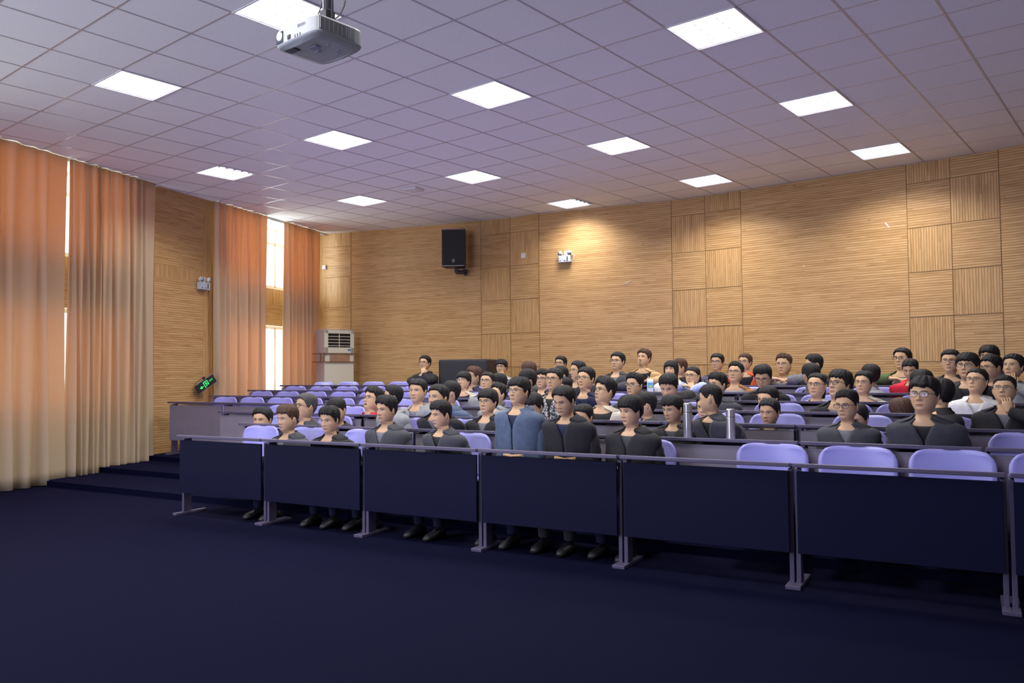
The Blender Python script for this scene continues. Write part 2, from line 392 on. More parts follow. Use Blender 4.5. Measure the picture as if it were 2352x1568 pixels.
# projection screen on the front wall
root = empty('projection_screen', (-1.5, YF+.08, 0)); tag(root, 'large lit projection screen on the front wall behind the camera', 'screen')
m = MB(); m.box((0, 0, 2.35), (4.6, .02, 2.6)); m.build('screen_surface', emat('lit_screen', (.64, .68, 1.0), SCREEN), root)
m = MB()
for s in (-1, 1): m.box((s*2.36, 0, 2.35), (.12, .05, 2.84)); m.box((0, 0, 2.35+s*1.36), (4.84, .05, .12))
m.build('screen_border', M_BLACK, root)

# ------------------------------------------------------------------ curtains
def curtain_mat():
    m, nt, b = _new('orange_curtain'); N = nt.nodes.new; L = nt.links.new
    tc = N('ShaderNodeTexCoord'); mp = N('ShaderNodeMapping'); mp.inputs['Scale'].default_value = (40, 40, 40); L(tc.outputs['Object'], mp.inputs[0])
    n = N('ShaderNodeTexNoise'); n.inputs['Scale'].default_value = 3; L(mp.outputs[0], n.inputs['Vector'])
    r = N('ShaderNodeMapRange'); r.inputs['To Min'].default_value = .9; r.inputs['To Max'].default_value = 1.1; L(n.outputs['Fac'], r.inputs['Value'])
    v = N('ShaderNodeVectorMath'); v.operation = 'SCALE'; v.inputs[0].default_value = (.70, .59, .40); L(r.outputs[0], v.inputs['Scale'])
    d = N('ShaderNodeBsdfDiffuse'); L(v.outputs[0], d.inputs[0]); t = N('ShaderNodeBsdfTranslucent'); t.inputs[0].default_value = (.66, .355, .15, 1)
    mx = N('ShaderNodeMixShader'); mx.inputs[0].default_value = .40; L(d.outputs[0], mx.inputs[1]); L(t.outputs[0], mx.inputs[2]); L(mx.outputs[0], nt.nodes['Material Output'].inputs[0])
    return m
M_CURT = curtain_mat()
def curtain(q0, q1, o, label, folds, seed, narrow=0.0):
    rs = np.random.RandomState(seed); nq = max(60, int(abs(q1-q0)*90)); nz = 26; ph = np.cumsum(rs.uniform(.6, 1.4, folds+3)); ph = ph/ph[-1]
    amp = rs.uniform(.55, 1.0, folds+3)
    t = np.linspace(0, 1, nq); base = np.interp(t, ph, np.arange(folds+3))
    P = []
    for i in range(nz):
        z = CEIL-.01-(CEIL-.02)*i/(nz-1); f = i/(nz-1)
        w = np.sin(base*2*math.pi)*np.interp(t, ph, amp)*(.030+.035*f)+.010*np.sin(base*5.1+f*3+seed)
        qq = q0+(q1-q0)*t; c = (q0+q1)/2
        qq = qq+narrow*f*(1-2*(t))*0+.02*np.sin(f*4+base*3)
        if narrow > 0: qq = qq-np.where(t > .85, narrow*f*(t-.85)/.15, 0)
        P.append([(*ql(a, o+b_), z) for a, b_ in zip(qq, w)])
    m = MB(); m.grid(np.array(P)); ob = m.build('curtain', M_CURT, smooth=True)
    md = ob.modifiers.new('thickness', 'SOLIDIFY'); md.thickness = .004
    return tag(ob, label, 'curtain', 'orange curtains along the left wall')
O = .10
curtain(q_px(735, O)+.02, q_px(652, O), O, 'orange curtain between the white window gap and the air conditioner', 6, 1)
curtain(q_px(612, O), q_px(491, O), O, 'orange curtain between the emergency lamp pillar and the white window gap', 7, 2)
curtain(q_px(354, O), q_px(150.6, O), O, 'wide orange curtain just left of the wooden pillar with the lamp', 10, 3, .03)
curtain(q_px(150.2, O), q_px(150.2, O)+2.6, O, 'orange curtain at the far left edge of the picture', 10, 4)
m = MB()
for a, b in ((.03, QP1), (QP0, QP0+6.0)):
    c = ql((a+b)/2, .02); m.box((c[0], c[1], CEIL-.02), (b-a, .05, .03), Rz(AQ))
struct(m.build('trim_3', M_PAINT))

# ------------------------------------------------------------------ desks and seats
SEATW = .565; DL = 2*SEATW
def make_desk(navy=False):
    root = empty('lecture_desk', (0, 0, 0))
    m = MB(); m.box((DL/2, .17, .728), (DL-.02, .34, .022), Rx(-.13), mi=0, bev=.006); m.build('desk_top', M_DESKTOP, root)
    m = MB(); m.box((DL/2, -.008, .748), (DL-.02, .022, .026), bev=.005); m.build('front_edge', M_DESKEDGE, root)
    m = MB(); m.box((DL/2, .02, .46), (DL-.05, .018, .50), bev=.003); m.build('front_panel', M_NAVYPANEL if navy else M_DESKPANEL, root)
    for x in (.0, DL-.0):
        m = MB(); x_ = .02 if x == 0 else DL-.02
        m.box((x_, .10, .37), (.028, .09, .70), bev=.004); m.box((x_, .14, .012), (.05, .36, .024), bev=.004); m.build('leg', M_DESKEDGE, root)
    return root
def make_seat():
    root = empty('tip_up_seat', (0, 0, 0))
    # backrest: rounded slab, slightly curved
    nx, nz = 17, 13; F = []; B = []
    for i in range(nz):
        v = i/(nz-1); z = .44+.365*v; rF = []; rB = []
        for j in range(nx):
            t = j/(nx-1)*2-1
            hw = .245+.008*v
            e = 1-max(0, (v-.72)/.28)**2.4*.20; e2 = 1-max(0, (.2-v)/.2)**2*.12
            x = t*hw*e*e2
            top = -max(0, abs(t)-.55)**2*.09*(v > .5)*v
            y = .04*(t*t)*-1+.03*v
            rF.append((x, y, z+top)); rB.append((x, y+.014, z+top))
        F.append(rF); B.append(rB)
    m = MB(); m.grid(np.array(F)); bo = m.build('backrest', M_SEAT, root, smooth=True)
    md = bo.modifiers.new('thickness', 'SOLIDIFY'); md.thickness = .016; md.offset = 0
    m = MB(); m.box((0, -.19, .43), (.44, .38, .022), bev=.01); m.build('seat', M_SEAT, root)
    m = MB(); m.box((0, .035, .40), (.05, .02, .34)); m.tube([(0, .03, .30), (0, .02, .02)], .028, 8); m.box((0, .02, .008), (.18, .18, .016), bev=.004); m.build('post', M_DESKEDGE, root)
    return root
# ------------------------------------------------------------------ audience data
C_ = dict(blk=(.012, .012, .014), dgy=(.045, .047, .055), gry=(.15, .15, .17), lgy=(.40, .40, .43), nav=(.012, .016, .05), tan=(.60, .38, .17), org=(.80, .12, .03),
 red=(.55, .012, .03), grn=(.065, .10, .028), brn=(.34, .15, .045), lbl=(.42, .50, .78), wht=(.72, .71, .68), bei=(.50, .46, .36), blu=(.04, .16, .75), mgy=(.24, .25, .26), jbl=(.07, .10, .16))
# px, top, chin, row, offset, extra yaw to picture left, pitch, hair style, hair shade, glasses, jacket, shirt, extras, label
D = 'black'
PEOPLE = [
(975,816,849,1,.52,12,2,'short',0,'b','blk','nav','hood hand arms print','person in black jacket with white sleeve print, cheek in hand, beside the big black box'),
(959,869,922,5,.42,0,-4,'short',0,'','mgy','gry','hood','person in grey hoodie, no glasses, eyes narrowed, below the one with white sleeve print'),
(850,887,943,5,.32,22,12,'spiky',0,'b','red','red','','person in red top with open mouth and black glasses looking left'),
(900,883,934,6,.52,55,0,'short',0,'b','mgy','blu','hood','person in grey and blue jacket turned away, ear showing, behind the frowning one'),
(888,906,965,7,.52,10,-8,'spiky',0,'','dgy','gry','','person with bare forehead in front of the grey and blue jacket'),
(700,902,960,6,.32,30,0,'short',2,'b','dgy','gry','','older person with thin greying hair and glasses among the empty violet seats'),
(776,913,968,6,.32,0,-18,'short',0,'','blk','gry','','black haired person with head bowed, right of the older one with glasses'),
(663,927,985,7,.52,20,-10,'spiky',1,'','dgy','gry','','person with brown tousled hair just left of the older one with glasses'),
(759,930,988,7,.32,0,-12,'spiky',0,'','blk','nav','','person with dark tousled hair in front of the bowed black head'),
(603,934,990,6,.42,0,-8,'short',0,'','nav','gry','','leftmost person of the audience, short black hair'),
(1004,882,941,6,.32,10,0,'short',0,'','blk','gry','','person with short black hair and heavy brows right of the grey hoodie'),
(1016,917,975,7,.42,20,-12,'spiky',0,'','dgy','blk','','person with shaggy black hair in front of the heavy browed one'),
(1033,874,925,5,.32,60,0,'short',0,'w','jbl','dgy','','person in blue grey jacket in profile with pale glasses'),
(1063,852,892,3,.32,5,4,'bowl',0,'m','bei','blk','open','person with bowl fringe, beige and navy jacket over black shirt'),
(1085,840,882,2,.42,35,2,'long_top',1,'b','nav','nav','','person with reddish brown hair and navy top right behind the bowl fringe'),
(1116,854,898,4,.52,0,10,'short',0,'b','mgy','gry','','person in grey fleece with tilted head and black glasses'),
(1151,824,857,1,.52,0,0,'bowl',0,'b','chk','blk','hand','person in black and white checked shirt, hand over mouth, right of the black box'),
(1146,856,898,3,.32,80,-6,'short',0,'','nav','nav','','person in navy top seen from the side of the head, under the checked shirt'),
(1137,878,925,5,.52,20,14,'spiky',0,'','mgy','gry','','person in grey fleece leaning back, hair falling over the temple'),
(1119,891,946,6,.52,0,-2,'bowl',0,'m','blk','gry','puff','person in black puffer jacket with thin glasses and heavy fringe'),
(1190,864,922,7,.52,5,0,'fringe',0,'m','jbl','nav','hood','person in grey and navy hooded jacket with parted fringe and thin glasses'),
(1213,829,870,2,.42,120,-4,'long_top',1,'','dgy','blk','','person seen from behind, dark brown curls against the rear wall'),
(1211,846,892,4,.52,45,-4,'bowl',0,'b','blk','nav','','person with black rounded hair, ear showing, above the parted fringe'),
(1245,846,889,3,.52,0,0,'spiky',0,'b','blk','nav','','slim person in black with spiky hair and rectangular glasses'),
(1271,845,895,5,.52,0,2,'short',0,'b','pat','blk','','round faced person in black and white patterned top with glasses'),
(1290,840,880,2,.42,40,-10,'short',0,'','blk','blk','','person of whom only black hair and an ear show behind the round face'),
(1287,817,848,1,.52,10,2,'short',0,'b','blk','blk','','person in glasses at the rear wall left of centre, chin hidden by heads'),
(1326,828,872,3,.52,35,0,'short',0,'m','blk','blk','','person in black top with thin glasses, nose in profile, right of centre left group'),
(1344,842,894,4,.32,10,2,'short',0,'b','nav','nav','','smiling person in navy shirt with white button and dark glasses'),
(1296,865,912,4,.52,20,-10,'short',0,'m','pat','blk','','person with glasses half hidden behind the one looking down, centre front'),
(1301,885,945,7,.42,0,-22,'short',0,'','blk','nav','','person in black jacket looking down, thick brows, centre front'),
(1228,901,960,6,.52,0,-24,'fringe',0,'','blk','dgy','','person with head bowed, long dark hair on top, below the parted fringe'),
(1340,927,985,6,.52,0,-10,'short',0,'','blk','gry','','person whose black crown just shows right of the one looking down'),
(1384,864,923,5,.42,25,6,'spiky',0,'b','bei','blk','open','person in beige jacket with upswept hair, dark glasses and ear showing'),
(1418,808,849,2,.52,10,2,'short',0,'b','dgy','gry','puff arms','person in charcoal jacket with glasses left of the tan jacket'),
(1477,800,840,1,.32,10,8,'spiky',1,'','tan','blk','open beard arms','person with goatee and swept brown hair in a tan jacket'),
(1456,853,905,4,.52,10,0,'quiff',0,'w','dgy','gry','','person with quiff and white armed glasses below the tan jacket'),
(1450,905,970,7,.52,10,-12,'bowl',0,'','blk','dgy','','person with smooth heavy black fringe low in front of the quiff'),
(1485,899,955,5,.42,60,-10,'short',0,'','dgy','blk','','person with shaved side hair and ear, behind the smooth fringe'),
(1541,827,862,2,.52,0,0,'long',0,'','wht','wht','hood','smiling woman with long dark fringe in a white hoodie'),
(1560,822,862,1,.42,40,0,'short',1,'','blk','dgy','','person in black right behind the woman in the white hoodie'),
(1540,857,912,4,.32,-5,-26,'spiky',0,'','blk','dgy','','person in black coat bent down with thick black hair, under the white hoodie'),
(1590,841,884,2,.32,10,0,'pony',0,'b','lbl','wht','hand arms','woman in light blue top with round glasses and hair tied back'),
(1580,895,945,3,.32,0,-20,'cap',0,'','blk','blk','','person in a black brimmed cap bent low under the woman in light blue'),
(1548,905,962,6,.52,10,-16,'fringe',0,'','blk','dgy','','person with dark hair left of the steel flask'),
(1647,811,851,1,.52,0,2,'short',0,'b','pla','nav','','person in dark plaid shirt with glasses at the rear wall'),
(1647,853,905,4,.42,20,-2,'spiky',0,'m','dgy','gry','','person with spiky hair and half rim glasses below the plaid shirt'),
(1688,829,875,2,.32,0,8,'quiff',0,'b','brn','mgy','open strap','person in brown jacket over grey with a dark backpack strap'),
(1711,811,850,1,.32,10,2,'short',1,'b','org','blk','open','person in bright orange and navy jacket with glasses'),
(1634,882,940,6,.32,70,-10,'short',0,'','dgy','blk','','person with short black hair turned away, behind the glasses wearer by the flask'),
(1622,903,962,5,.42,0,-6,'short',0,'m','blk','blk','','person with high forehead and wire glasses just right of the steel flask'),
(1755,836,888,3,.32,-10,-24,'spiky',0,'b','blk','blk','','person in black bending down with glasses, right of the brown jacket'),
(1764,886,945,4,.32,15,-6,'short',0,'m','dgy','gry','','person with black hair and glasses lower right of the brown jacket'),
(1768,914,972,5,.52,0,-12,'short',0,'','dgy','gry','','person with dark hair bowed, below the glasses wearer lower right of the brown jacket'),
(1800,809,857,1,.52,0,0,'quiff',1,'m','gry','gry','puff arms','person in grey puffer with brown quiff resting on folded arms'),
(1873,812,858,1,.32,60,-10,'short',0,'','blk','blk','hood','person at the rear wall in profile wearing black, left of centre gap'),
(1861,833,880,2,.42,130,-6,'bowl',0,'','dgy','lgy','','person with full black hair seen from behind above the woman in the grey blazer'),
(1875,856,911,3,.32,0,2,'pony',0,'b','lgy','wht','open','woman in pale grey blazer with black glasses and hair tied back'),
(1924,847,915,4,.32,15,8,'fringe',0,'b','blk','gry','','broad faced person with large dark glasses beside the woman in the blazer'),
(1997,835,880,2,.42,120,0,'bowl',0,'','mgy','dgy','','person seen from behind with black hair and grey top near the green jacket'),
(1983,851,903,3,.42,0,0,'short',0,'m','bei','gry','open','person in beige jacket with clear glasses, right of the broad faced one'),
(2073,798,846,1,.52,10,0,'short',0,'w','grn','gry','puff open arms','person in olive green quilted jacket with white armed glasses'),
(1945,890,955,6,.52,0,-8,'quiff',0,'b','dgy','gry','','person with swept black hair and shiny forehead in front of the broad faced one'),
(1970,926,990,5,.52,0,-20,'short',0,'','blk','blk','','person with black crown bowed lowest, beside the one with the shiny forehead'),
(2094,824,868,2,.42,-5,-22,'short',0,'','red','red','hood','person in bright red hoodie looking down'),
(2118,847,905,3,.32,0,-6,'bowl',0,'','dgy','red','','person whose black hair rises behind the large front face on the right'),
(2121,862,942,6,.32,-5,0,'fringe',0,'b','dgy','blk','','largest face on the right with brown rimmed glasses and thin beard line'),
(2158,868,930,5,.52,110,0,'short',0,'','blk','blk','','person turned away, ear showing, right behind the largest face'),
(2184,802,855,2,.32,-5,2,'short',0,'b','blk','gry','open','person in black jacket over grey shirt with brown glasses, right of the green jacket'),
(2222,808,866,3,.52,0,2,'bowl',0,'b','blk','blk','hood','person in black hoodie with thin black glasses and thick rounded hair'),
(2273,791,840,1,.32,10,0,'bowl',0,'m','dgy','blk','','person at the rear wall far right with hand by the face, topmost head'),
(2279,814,868,2,.32,30,-6,'short',0,'b','blk','blk','','person in dark clothes with glasses, under the topmost head on the right'),
(2326,812,868,3,.52,10,6,'short',0,'','mgy','mgy','hand','person in grey without glasses, chin on hand, at the right edge'),
(2241,845,903,4,.42,5,8,'pony',0,'b','wht','wht','hood','woman in white hoodie with black glasses looking up'),
(2305,862,925,5,.52,-10,10,'short',0,'m','blk','gry','hand','person with wire glasses and fingers at the lips, lower right corner'),
(2070,912,970,4,.52,100,-10,'long',1,'','blk','blk','','person with long dark brown hair low in front of the red hoodie'),
]
occ = {k: [] for k in range(1, 8)}; POS = []
for i, p in enumerate(PEOPLE):
    k, off = p[3], p[4]; d = ray(p[0], 860)[:2]
    t = (off-.838*(k-1)-(CAM[:2]-P0)@N2)/(d@N2); q = CAM[:2]+t*d; s = float((q-P0)@E2)
    occ[k].append((s, i)); POS.append((q, t, s))
# relax seat positions a little so neighbours do not share a chair
NTH = ['first', 'second', 'third', 'fourth', 'fifth', 'sixth', 'seventh', 'eighth', 'ninth', 'tenth', 'eleventh', 'twelfth', 'thirteenth', 'fourteenth', 'fifteenth', 'sixteenth', 'seventeenth', 'eighteenth', 'nineteenth', 'twentieth', 'twenty-first', 'twenty-second', 'twenty-third', 'twenty-fourth']
ROWN = {1: 'rearmost', 2: 'second rearmost', 3: 'third rearmost', 4: 'middle', 5: 'fifth from the rear', 6: 'second from the front', 7: 'frontmost'}
LEFT = {5: -5.4, 6: -4.1, 7: -4.0}
for k_, x_ in ((1, 643), (2, 569), (3, 481), (4, 386)):
    d = ray(x_, 890)[:2]; t = (0-.838*(k_-1)-(CAM[:2]-P0)@N2)/(d@N2); LEFT[k_] = float((CAM[:2]+t*d-P0)@E2)
desk0 = make_desk(); desk_n = make_desk(True); seat0 = make_seat()
used = {id(desk0): False, id(desk_n): False, id(seat0): False}
ang = math.atan2(E2[1], E2[0])
def place(o, p, z):
    c = o if not used[id(o)] else copy_tree(o)
    used[id(o)] = True; c.location = (p[0], p[1], z); c.rotation_euler = (0, 0, ang); return c
for k in range(1, 8):
    s = LEFT[k]; i = 0
    while s < 4.0:
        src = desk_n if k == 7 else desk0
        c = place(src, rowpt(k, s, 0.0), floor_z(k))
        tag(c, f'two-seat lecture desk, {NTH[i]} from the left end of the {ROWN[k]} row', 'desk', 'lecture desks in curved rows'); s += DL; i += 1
    so = sorted(occ[k]); first = so[0][0] if so else 4.0
    ss = []; s = LEFT[k]+SEATW/2
    taken = [a for a, _ in so]
    while s < 4.0:
        if all(abs(s-t) > .52 for t in taken): ss.append(s)
        s += SEATW
    last = -99
    for t in taken:
        if t-last > .50: ss.append(t); last = t
    for j, s in enumerate(sorted(ss)):
        c = place(seat0, rowpt(k, s, .80), floor_z(k))
        tag(c, f'violet tip-up seat, {NTH[min(j, 23)]} from the left end of the {ROWN[k]} row', 'chair', 'violet tip-up seats behind the desks')

# ------------------------------------------------------------------ people
ZT = np.array([-.60, -.30, -.132, -.100, -.078, -.063, -.051, -.038, -.02, -.005, .005, .02, .04, .06, .08, .10, .12, .145, .165, .18, .192, .203, .212, .219, .2235])
WT = np.array([.178, .205, .232, .222, .182, .118, .076, .056, .051, .047, .046, .056, .067, .0745, .0785, .0805, .0815, .0810, .0785, .0740, .0675, .058, .045, .030, .012])
FT = np.array([.120, .110, .092, .080, .066, .054, .046, .040, .042, .062, .072, .078, .080, .081, .083, .084, .087, .0880, .0840, .0770, .0680, .056, .043, .028, .011])
BT = np.array([.115, .110, .105, .100, .092, .082, .074, .066, .062, .060, .060, .061, .066, .076, .086, .092, .096, .0985, .0960, .0895, .0800, .067, .052, .034, .014])
def prof(z): return np.interp(z, ZT, WT), np.interp(z, ZT, FT), np.interp(z, ZT, BT)
def section(phi, z, off=0.0):
    """phi 0 = front (+y), increases to the person's left (-x side is right); returns x,y"""
    w_, f_, b_ = prof(z); w_ = w_+off; f_ = f_+off; b_ = b_+off
    c, s = np.cos(phi), np.sin(phi); e = 2/2.14
    x = w_*np.sign(s)*np.abs(s)**e; y = np.where(c > 0, f_, b_)*np.sign(c)*np.abs(c)**e
    return x, y
NPH = 64
_t = np.linspace(-1, 1, NPH, endpoint=False); PHI = math.pi*(0.45*_t+0.55*_t**3)      # dense around the front
ZB = np.concatenate([np.linspace(-.60, -.18, 8)[:-1], np.linspace(-.18, -.02, 14)[:-1], np.linspace(-.02, .15, 58)[:-1], np.linspace(.15, .19, 10)[:-1], np.array([.19, .195, .20, .205, .209, .213, .2165, .219, .221, .2225, .2235])])
G = lambda x, s: np.exp(-(x/s)**2)
def head_shape(fw=1.0, beard=False, smile=False, wide=1.0, ope=False):
    Z, PH = np.meshgrid(ZB, PHI, indexing='ij'); X, Y = section(PH, Z)
    X = np.where(Z > 0, X*wide, X)
    fr = np.cos(PH) > .15
    zn = Z
    npf = np.interp(zn, [.066, .073, .079, .10, .124, .13], [0, .75, 1.0, .55, .12, 0])
    d = .023*npf*G(X, .0105+.004*G(zn-.075, .01))
    d += .006*G(zn-.074, .006)*(G(X-.013, .006)+G(X+.013, .006))
    d -= .010*(G(X-.031, .017)+G(X+.031, .017))*G(zn-.113, .010)
    d += .004*(G(X-.031, .010)+G(X+.031, .010))*G(zn-.112, .006)
    d += .004*G(zn-.131, .006)*(np.abs(X) < .06)
    d += .006*G(zn-.046, .0045)*G(X, .022)+.006*G(zn-.036, .005)*G(X, .020)-.004*G(zn-.041, .002)*G(X, .022)
    d += .004*G(zn-.012, .010)*G(X, .02)-.003*G(zn-.026, .005)*G(X, .02)
    d += .003*(G(X-.045, .02)+G(X+.045, .02))*G(zn-.075, .02)
    if ope: d -= .016*G(zn-.038, .010)*G(X, .013)
    Y = Y+np.where(fr, d, 0)
    col = np.zeros(X.shape+(4,)); col[..., 3] = 1
    sk = np.array([.58, .37, .215])*fw; col[..., :3] = sk
    def paint(mask, c): 
        mk = np.clip(mask, 0, 1)[..., None]*fr[..., None]; col[..., :3] = col[..., :3]*(1-mk)+np.array(c)*mk
    lipw = .023 if not smile else .028
    paint(G(zn-.041-(.004*(X/.02)**2 if smile else 0), .0065)*(np.abs(X) < lipw), sk*np.array([.62, .42, .42]))
    paint(.85*G(zn-.041-(.004*(X/.02)**2 if smile else 0), .0018)*(np.abs(X) < lipw), (.10, .03, .025))
    if ope: paint(G(zn-.038, .008)*G(X, .012), (.06, .01, .01))
    ax = np.abs(X)
    paint(1.0*((ax > .012) & (ax < .052))*G(zn-.131-.003*G(ax-.034, .014), .0036), (.02, .015, .012))
    ex = ((ax-.031)/.0145)**2+((zn-.1125)/.0048)**2
    paint((ex < 1)*1.0, (.50, .46, .43)); paint(((ax-.031)**2+(zn-.1125)**2 < .0056**2)*(ex < 1.1), (.012, .008, .006))
    paint(((ex >= .8) & (ex < 1.7) & (zn > .1125))*1.0, (.03, .02, .015))
    paint(.55*G(zn-.070, .0022)*(G(X-.008, .004)+G(X+.008, .004)), (.12, .04, .03))
    paint(.22*(G(X-.045, .016)+G(X+.045, .016))*G(zn-.08, .018), sk*np.array([1.0, .72, .68]))
    if beard: paint(.75*G(zn-.012, .014)*G(X, .018)+.6*G(zn-.055, .004)*(ax < .024), (.04, .025, .02))
    return X, Y, Z, col
def posefn(yaw, pitch, lean):
    """returns a function deforming chin-relative points: torso leans back below the neck, head turns above it"""
    Rh = Rz(yaw)@Rx(pitch); piv = np.array([0, -.015, -.01])
    def f(P, headonly=False):
        P = np.asarray(P, float); z = P[..., 2]; wgt = np.ones_like(z) if headonly else np.clip((z+.085)/.085, 0, 1); wgt = wgt*wgt*(3-2*wgt)
        H = (P-piv)@Rh.T+piv; Q = P*(1-wgt)[..., None]+H*wgt[..., None]
        if not headonly:
            dn = np.clip(-(z+.06)/.45, 0, 1.2); Q = Q.copy(); Q[..., 1] -= lean*dn
        return Q
    return f
def hair_mesh(style, seed, f):
    rs = np.random.RandomState(seed); n = 88; ph = np.linspace(-math.pi, math.pi, n, endpoint=False); dg = np.abs(np.degrees(ph))
    hf = {'short': .178, 'spiky': .172, 'bowl': .149, 'fringe': .158, 'quiff': .184, 'long_top': .165, 'long': .150, 'pony': .180, 'cap': .165}[style]+rs.uniform(-.004, .004)
    if style in ('long',): hl = np.interp(dg, [0, 40, 55, 70, 180], [hf, hf-.01, .10, -.02, -.07])
    elif style == 'pony': hl = np.interp(dg, [0, 35, 55, 70, 85, 105, 140, 180], [hf, hf-.008, .155, .135, .118, .112, .055, .045])
    elif style == 'bowl': hl = np.interp(dg, [0, 40, 60, 75, 88, 108, 122, 150, 180], [hf, hf-.006, .128, .10, .105, .108, .055, .03, .028])
    else: hl = np.interp(dg, [0, 35, 52, 64, 76, 84, 92, 108, 122, 150, 180], [hf, hf-.005, .158, .135, .105, .092, .118, .118, .07, .035, .03])
    jag = {'spiky': .009, 'fringe': .010, 'bowl': .005}.get(style, .003)
    hl = hl+jag*np.interp(ph, np.linspace(-math.pi, math.pi, 40), rs.uniform(-1, 1, 40))*(dg < 60)
    top = {'short': .019, 'spiky': .024, 'bowl': .025, 'fringe': .024, 'quiff': .024, 'long_top': .026, 'long': .022, 'pony': .013, 'cap': .026}[style]
    side = {'short': .010, 'spiky': .014, 'bowl': .019, 'fringe': .016, 'quiff': .008, 'long_top': .016, 'long': .020, 'pony': .009, 'cap': .018}[style]
    if style == 'short': side += rs.uniform(-.002, .007)
    strand = rs.uniform(-1, 1, n); lock = np.interp(ph, np.linspace(-math.pi, math.pi, 56), rs.uniform(-1, 1, 56))
    hl = hl+.004*lock
    P = []; ns = 22; tuft = np.interp(ph, np.linspace(-math.pi, math.pi, 34), rs.uniform(-1, 1, 34))
    for i in range(ns+1):
        s = i/ns; a = math.sin(s*math.pi/2); z = .2234-(.2234-hl)*(1-math.cos(s*math.pi/2))
        lat = np.clip((.2234-z)/.075, 0, 1)
        th = top*(1-lat)+side*lat
        edge = 1 if i < ns-2 else (.75 if i == ns-2 else (.45 if i == ns-1 else -.1))
        if style in ('short', 'quiff', 'spiky') : edge *= 1-.55*np.clip((s-.6)/.4, 0, 1)*(dg > 60)
        amp = {'spiky': .006, 'quiff': .003, 'fringe': .004, 'long_top': .005}.get(style, .0018)
        sh_ = np.roll(lock, int(s*7))
        jit = amp*tuft*np.sin(s*math.pi)+rs.uniform(-1, 1, n)*amp*.35+(.0022*sh_+.0012*np.roll(strand, int(s*5)))*min(1, s*4)
        off = th*edge+jit*(edge > 0)
        x, y = section(ph, z, off)
        zz = z+off*(1-lat)*.9
        if style in ('quiff', 'spiky'): zz = zz+(.016 if style == 'quiff' else .008)*np.exp(-((np.degrees(ph))/45)**2)*np.exp(-((s-.45)/.25)**2); y = y+.006*np.exp(-((np.degrees(ph))/45)**2)*np.exp(-((s-.6)/.25)**2)
        P.append(np.stack([x, y, zz], 1))
    m = MB(); m.grid(f(np.array(P), True), closed=True); o = len(m.v)
    c = f(np.array([[0, 0, .2250+top*1.0]]), True)[0]; m.add([c], []); 
    for j in range(n): m.f.append((o, (j+1) % n, j)); m.mi.append(0)
    if style == 'pony':
        pts = f(np.array([(0, -.095, .14), (0, -.13, .13), (0, -.15, .08), (0, -.145, .01), (0, -.135, -.06)]), True); m.tube(pts, [.018, .028, .030, .024, .006], 12)
    if style == 'long':
        for sx in (-1, 1): m.tube(f(np.array([(sx*.07, -.01, .09), (sx*.078, .0, .03), (sx*.072, .01, -.03), (sx*.07, .02, -.09)]), True), [.02, .024, .02, .006], 10)
    return m
def hair_mat(shade):
    nm = ['hair_black', 'hair_brown', 'hair_grey'][shade]
    if nm in _mc: return _mc[nm]
    col = [(.007, .006, .006), (.050, .024, .014), (.05, .048, .046)][shade]
    m, nt, b = _new(nm); tc = nt.nodes.new('ShaderNodeTexCoord'); mp = nt.nodes.new('ShaderNodeMapping'); mp.inputs['Scale'].default_value = (1, 1, .12)
    n = nt.nodes.new('ShaderNodeTexNoise'); n.inputs['Scale'].default_value = 260; n.inputs['Detail'].default_value = 2
    nt.links.new(tc.outputs['Object'], mp.inputs[0]); nt.links.new(mp.outputs[0], n.inputs['Vector'])
    r = nt.nodes.new('ShaderNodeValToRGB'); r.color_ramp.elements[0].position = .35; r.color_ramp.elements[1].position = .7
    r.color_ramp.elements[0].color = (*[c*.6 for c in col], 1); r.color_ramp.elements[1].color = (*[c*2.2 for c in col], 1)
    nt.links.new(n.outputs['Fac'], r.inputs[0]); nt.links.new(r.outputs[0], b.inputs['Base Color'])
    bp = nt.nodes.new('ShaderNodeBump'); bp.inputs['Strength'].default_value = .8; bp.inputs['Distance'].default_value = .004
    nt.links.new(n.outputs['Fac'], bp.inputs['Height']); nt.links.new(bp.outputs[0], b.inputs['Normal'])
    b.inputs['Roughness'].default_value = .62; b.inputs['Specular IOR Level'].default_value = .3
    _mc[nm] = m; return m
def skin_mat():
    m, nt, b = _new('skin'); a = nt.nodes.new('ShaderNodeVertexColor'); a.layer_name = 'Col'; nt.links.new(a.outputs[0], b.inputs['Base Color'])
    b.inputs['Roughness'].default_value = .5; b.inputs['Specular IOR Level'].default_value = .3
    b.inputs['Subsurface Weight'].default_value = 0.0; return m
M_SKIN = skin_mat()
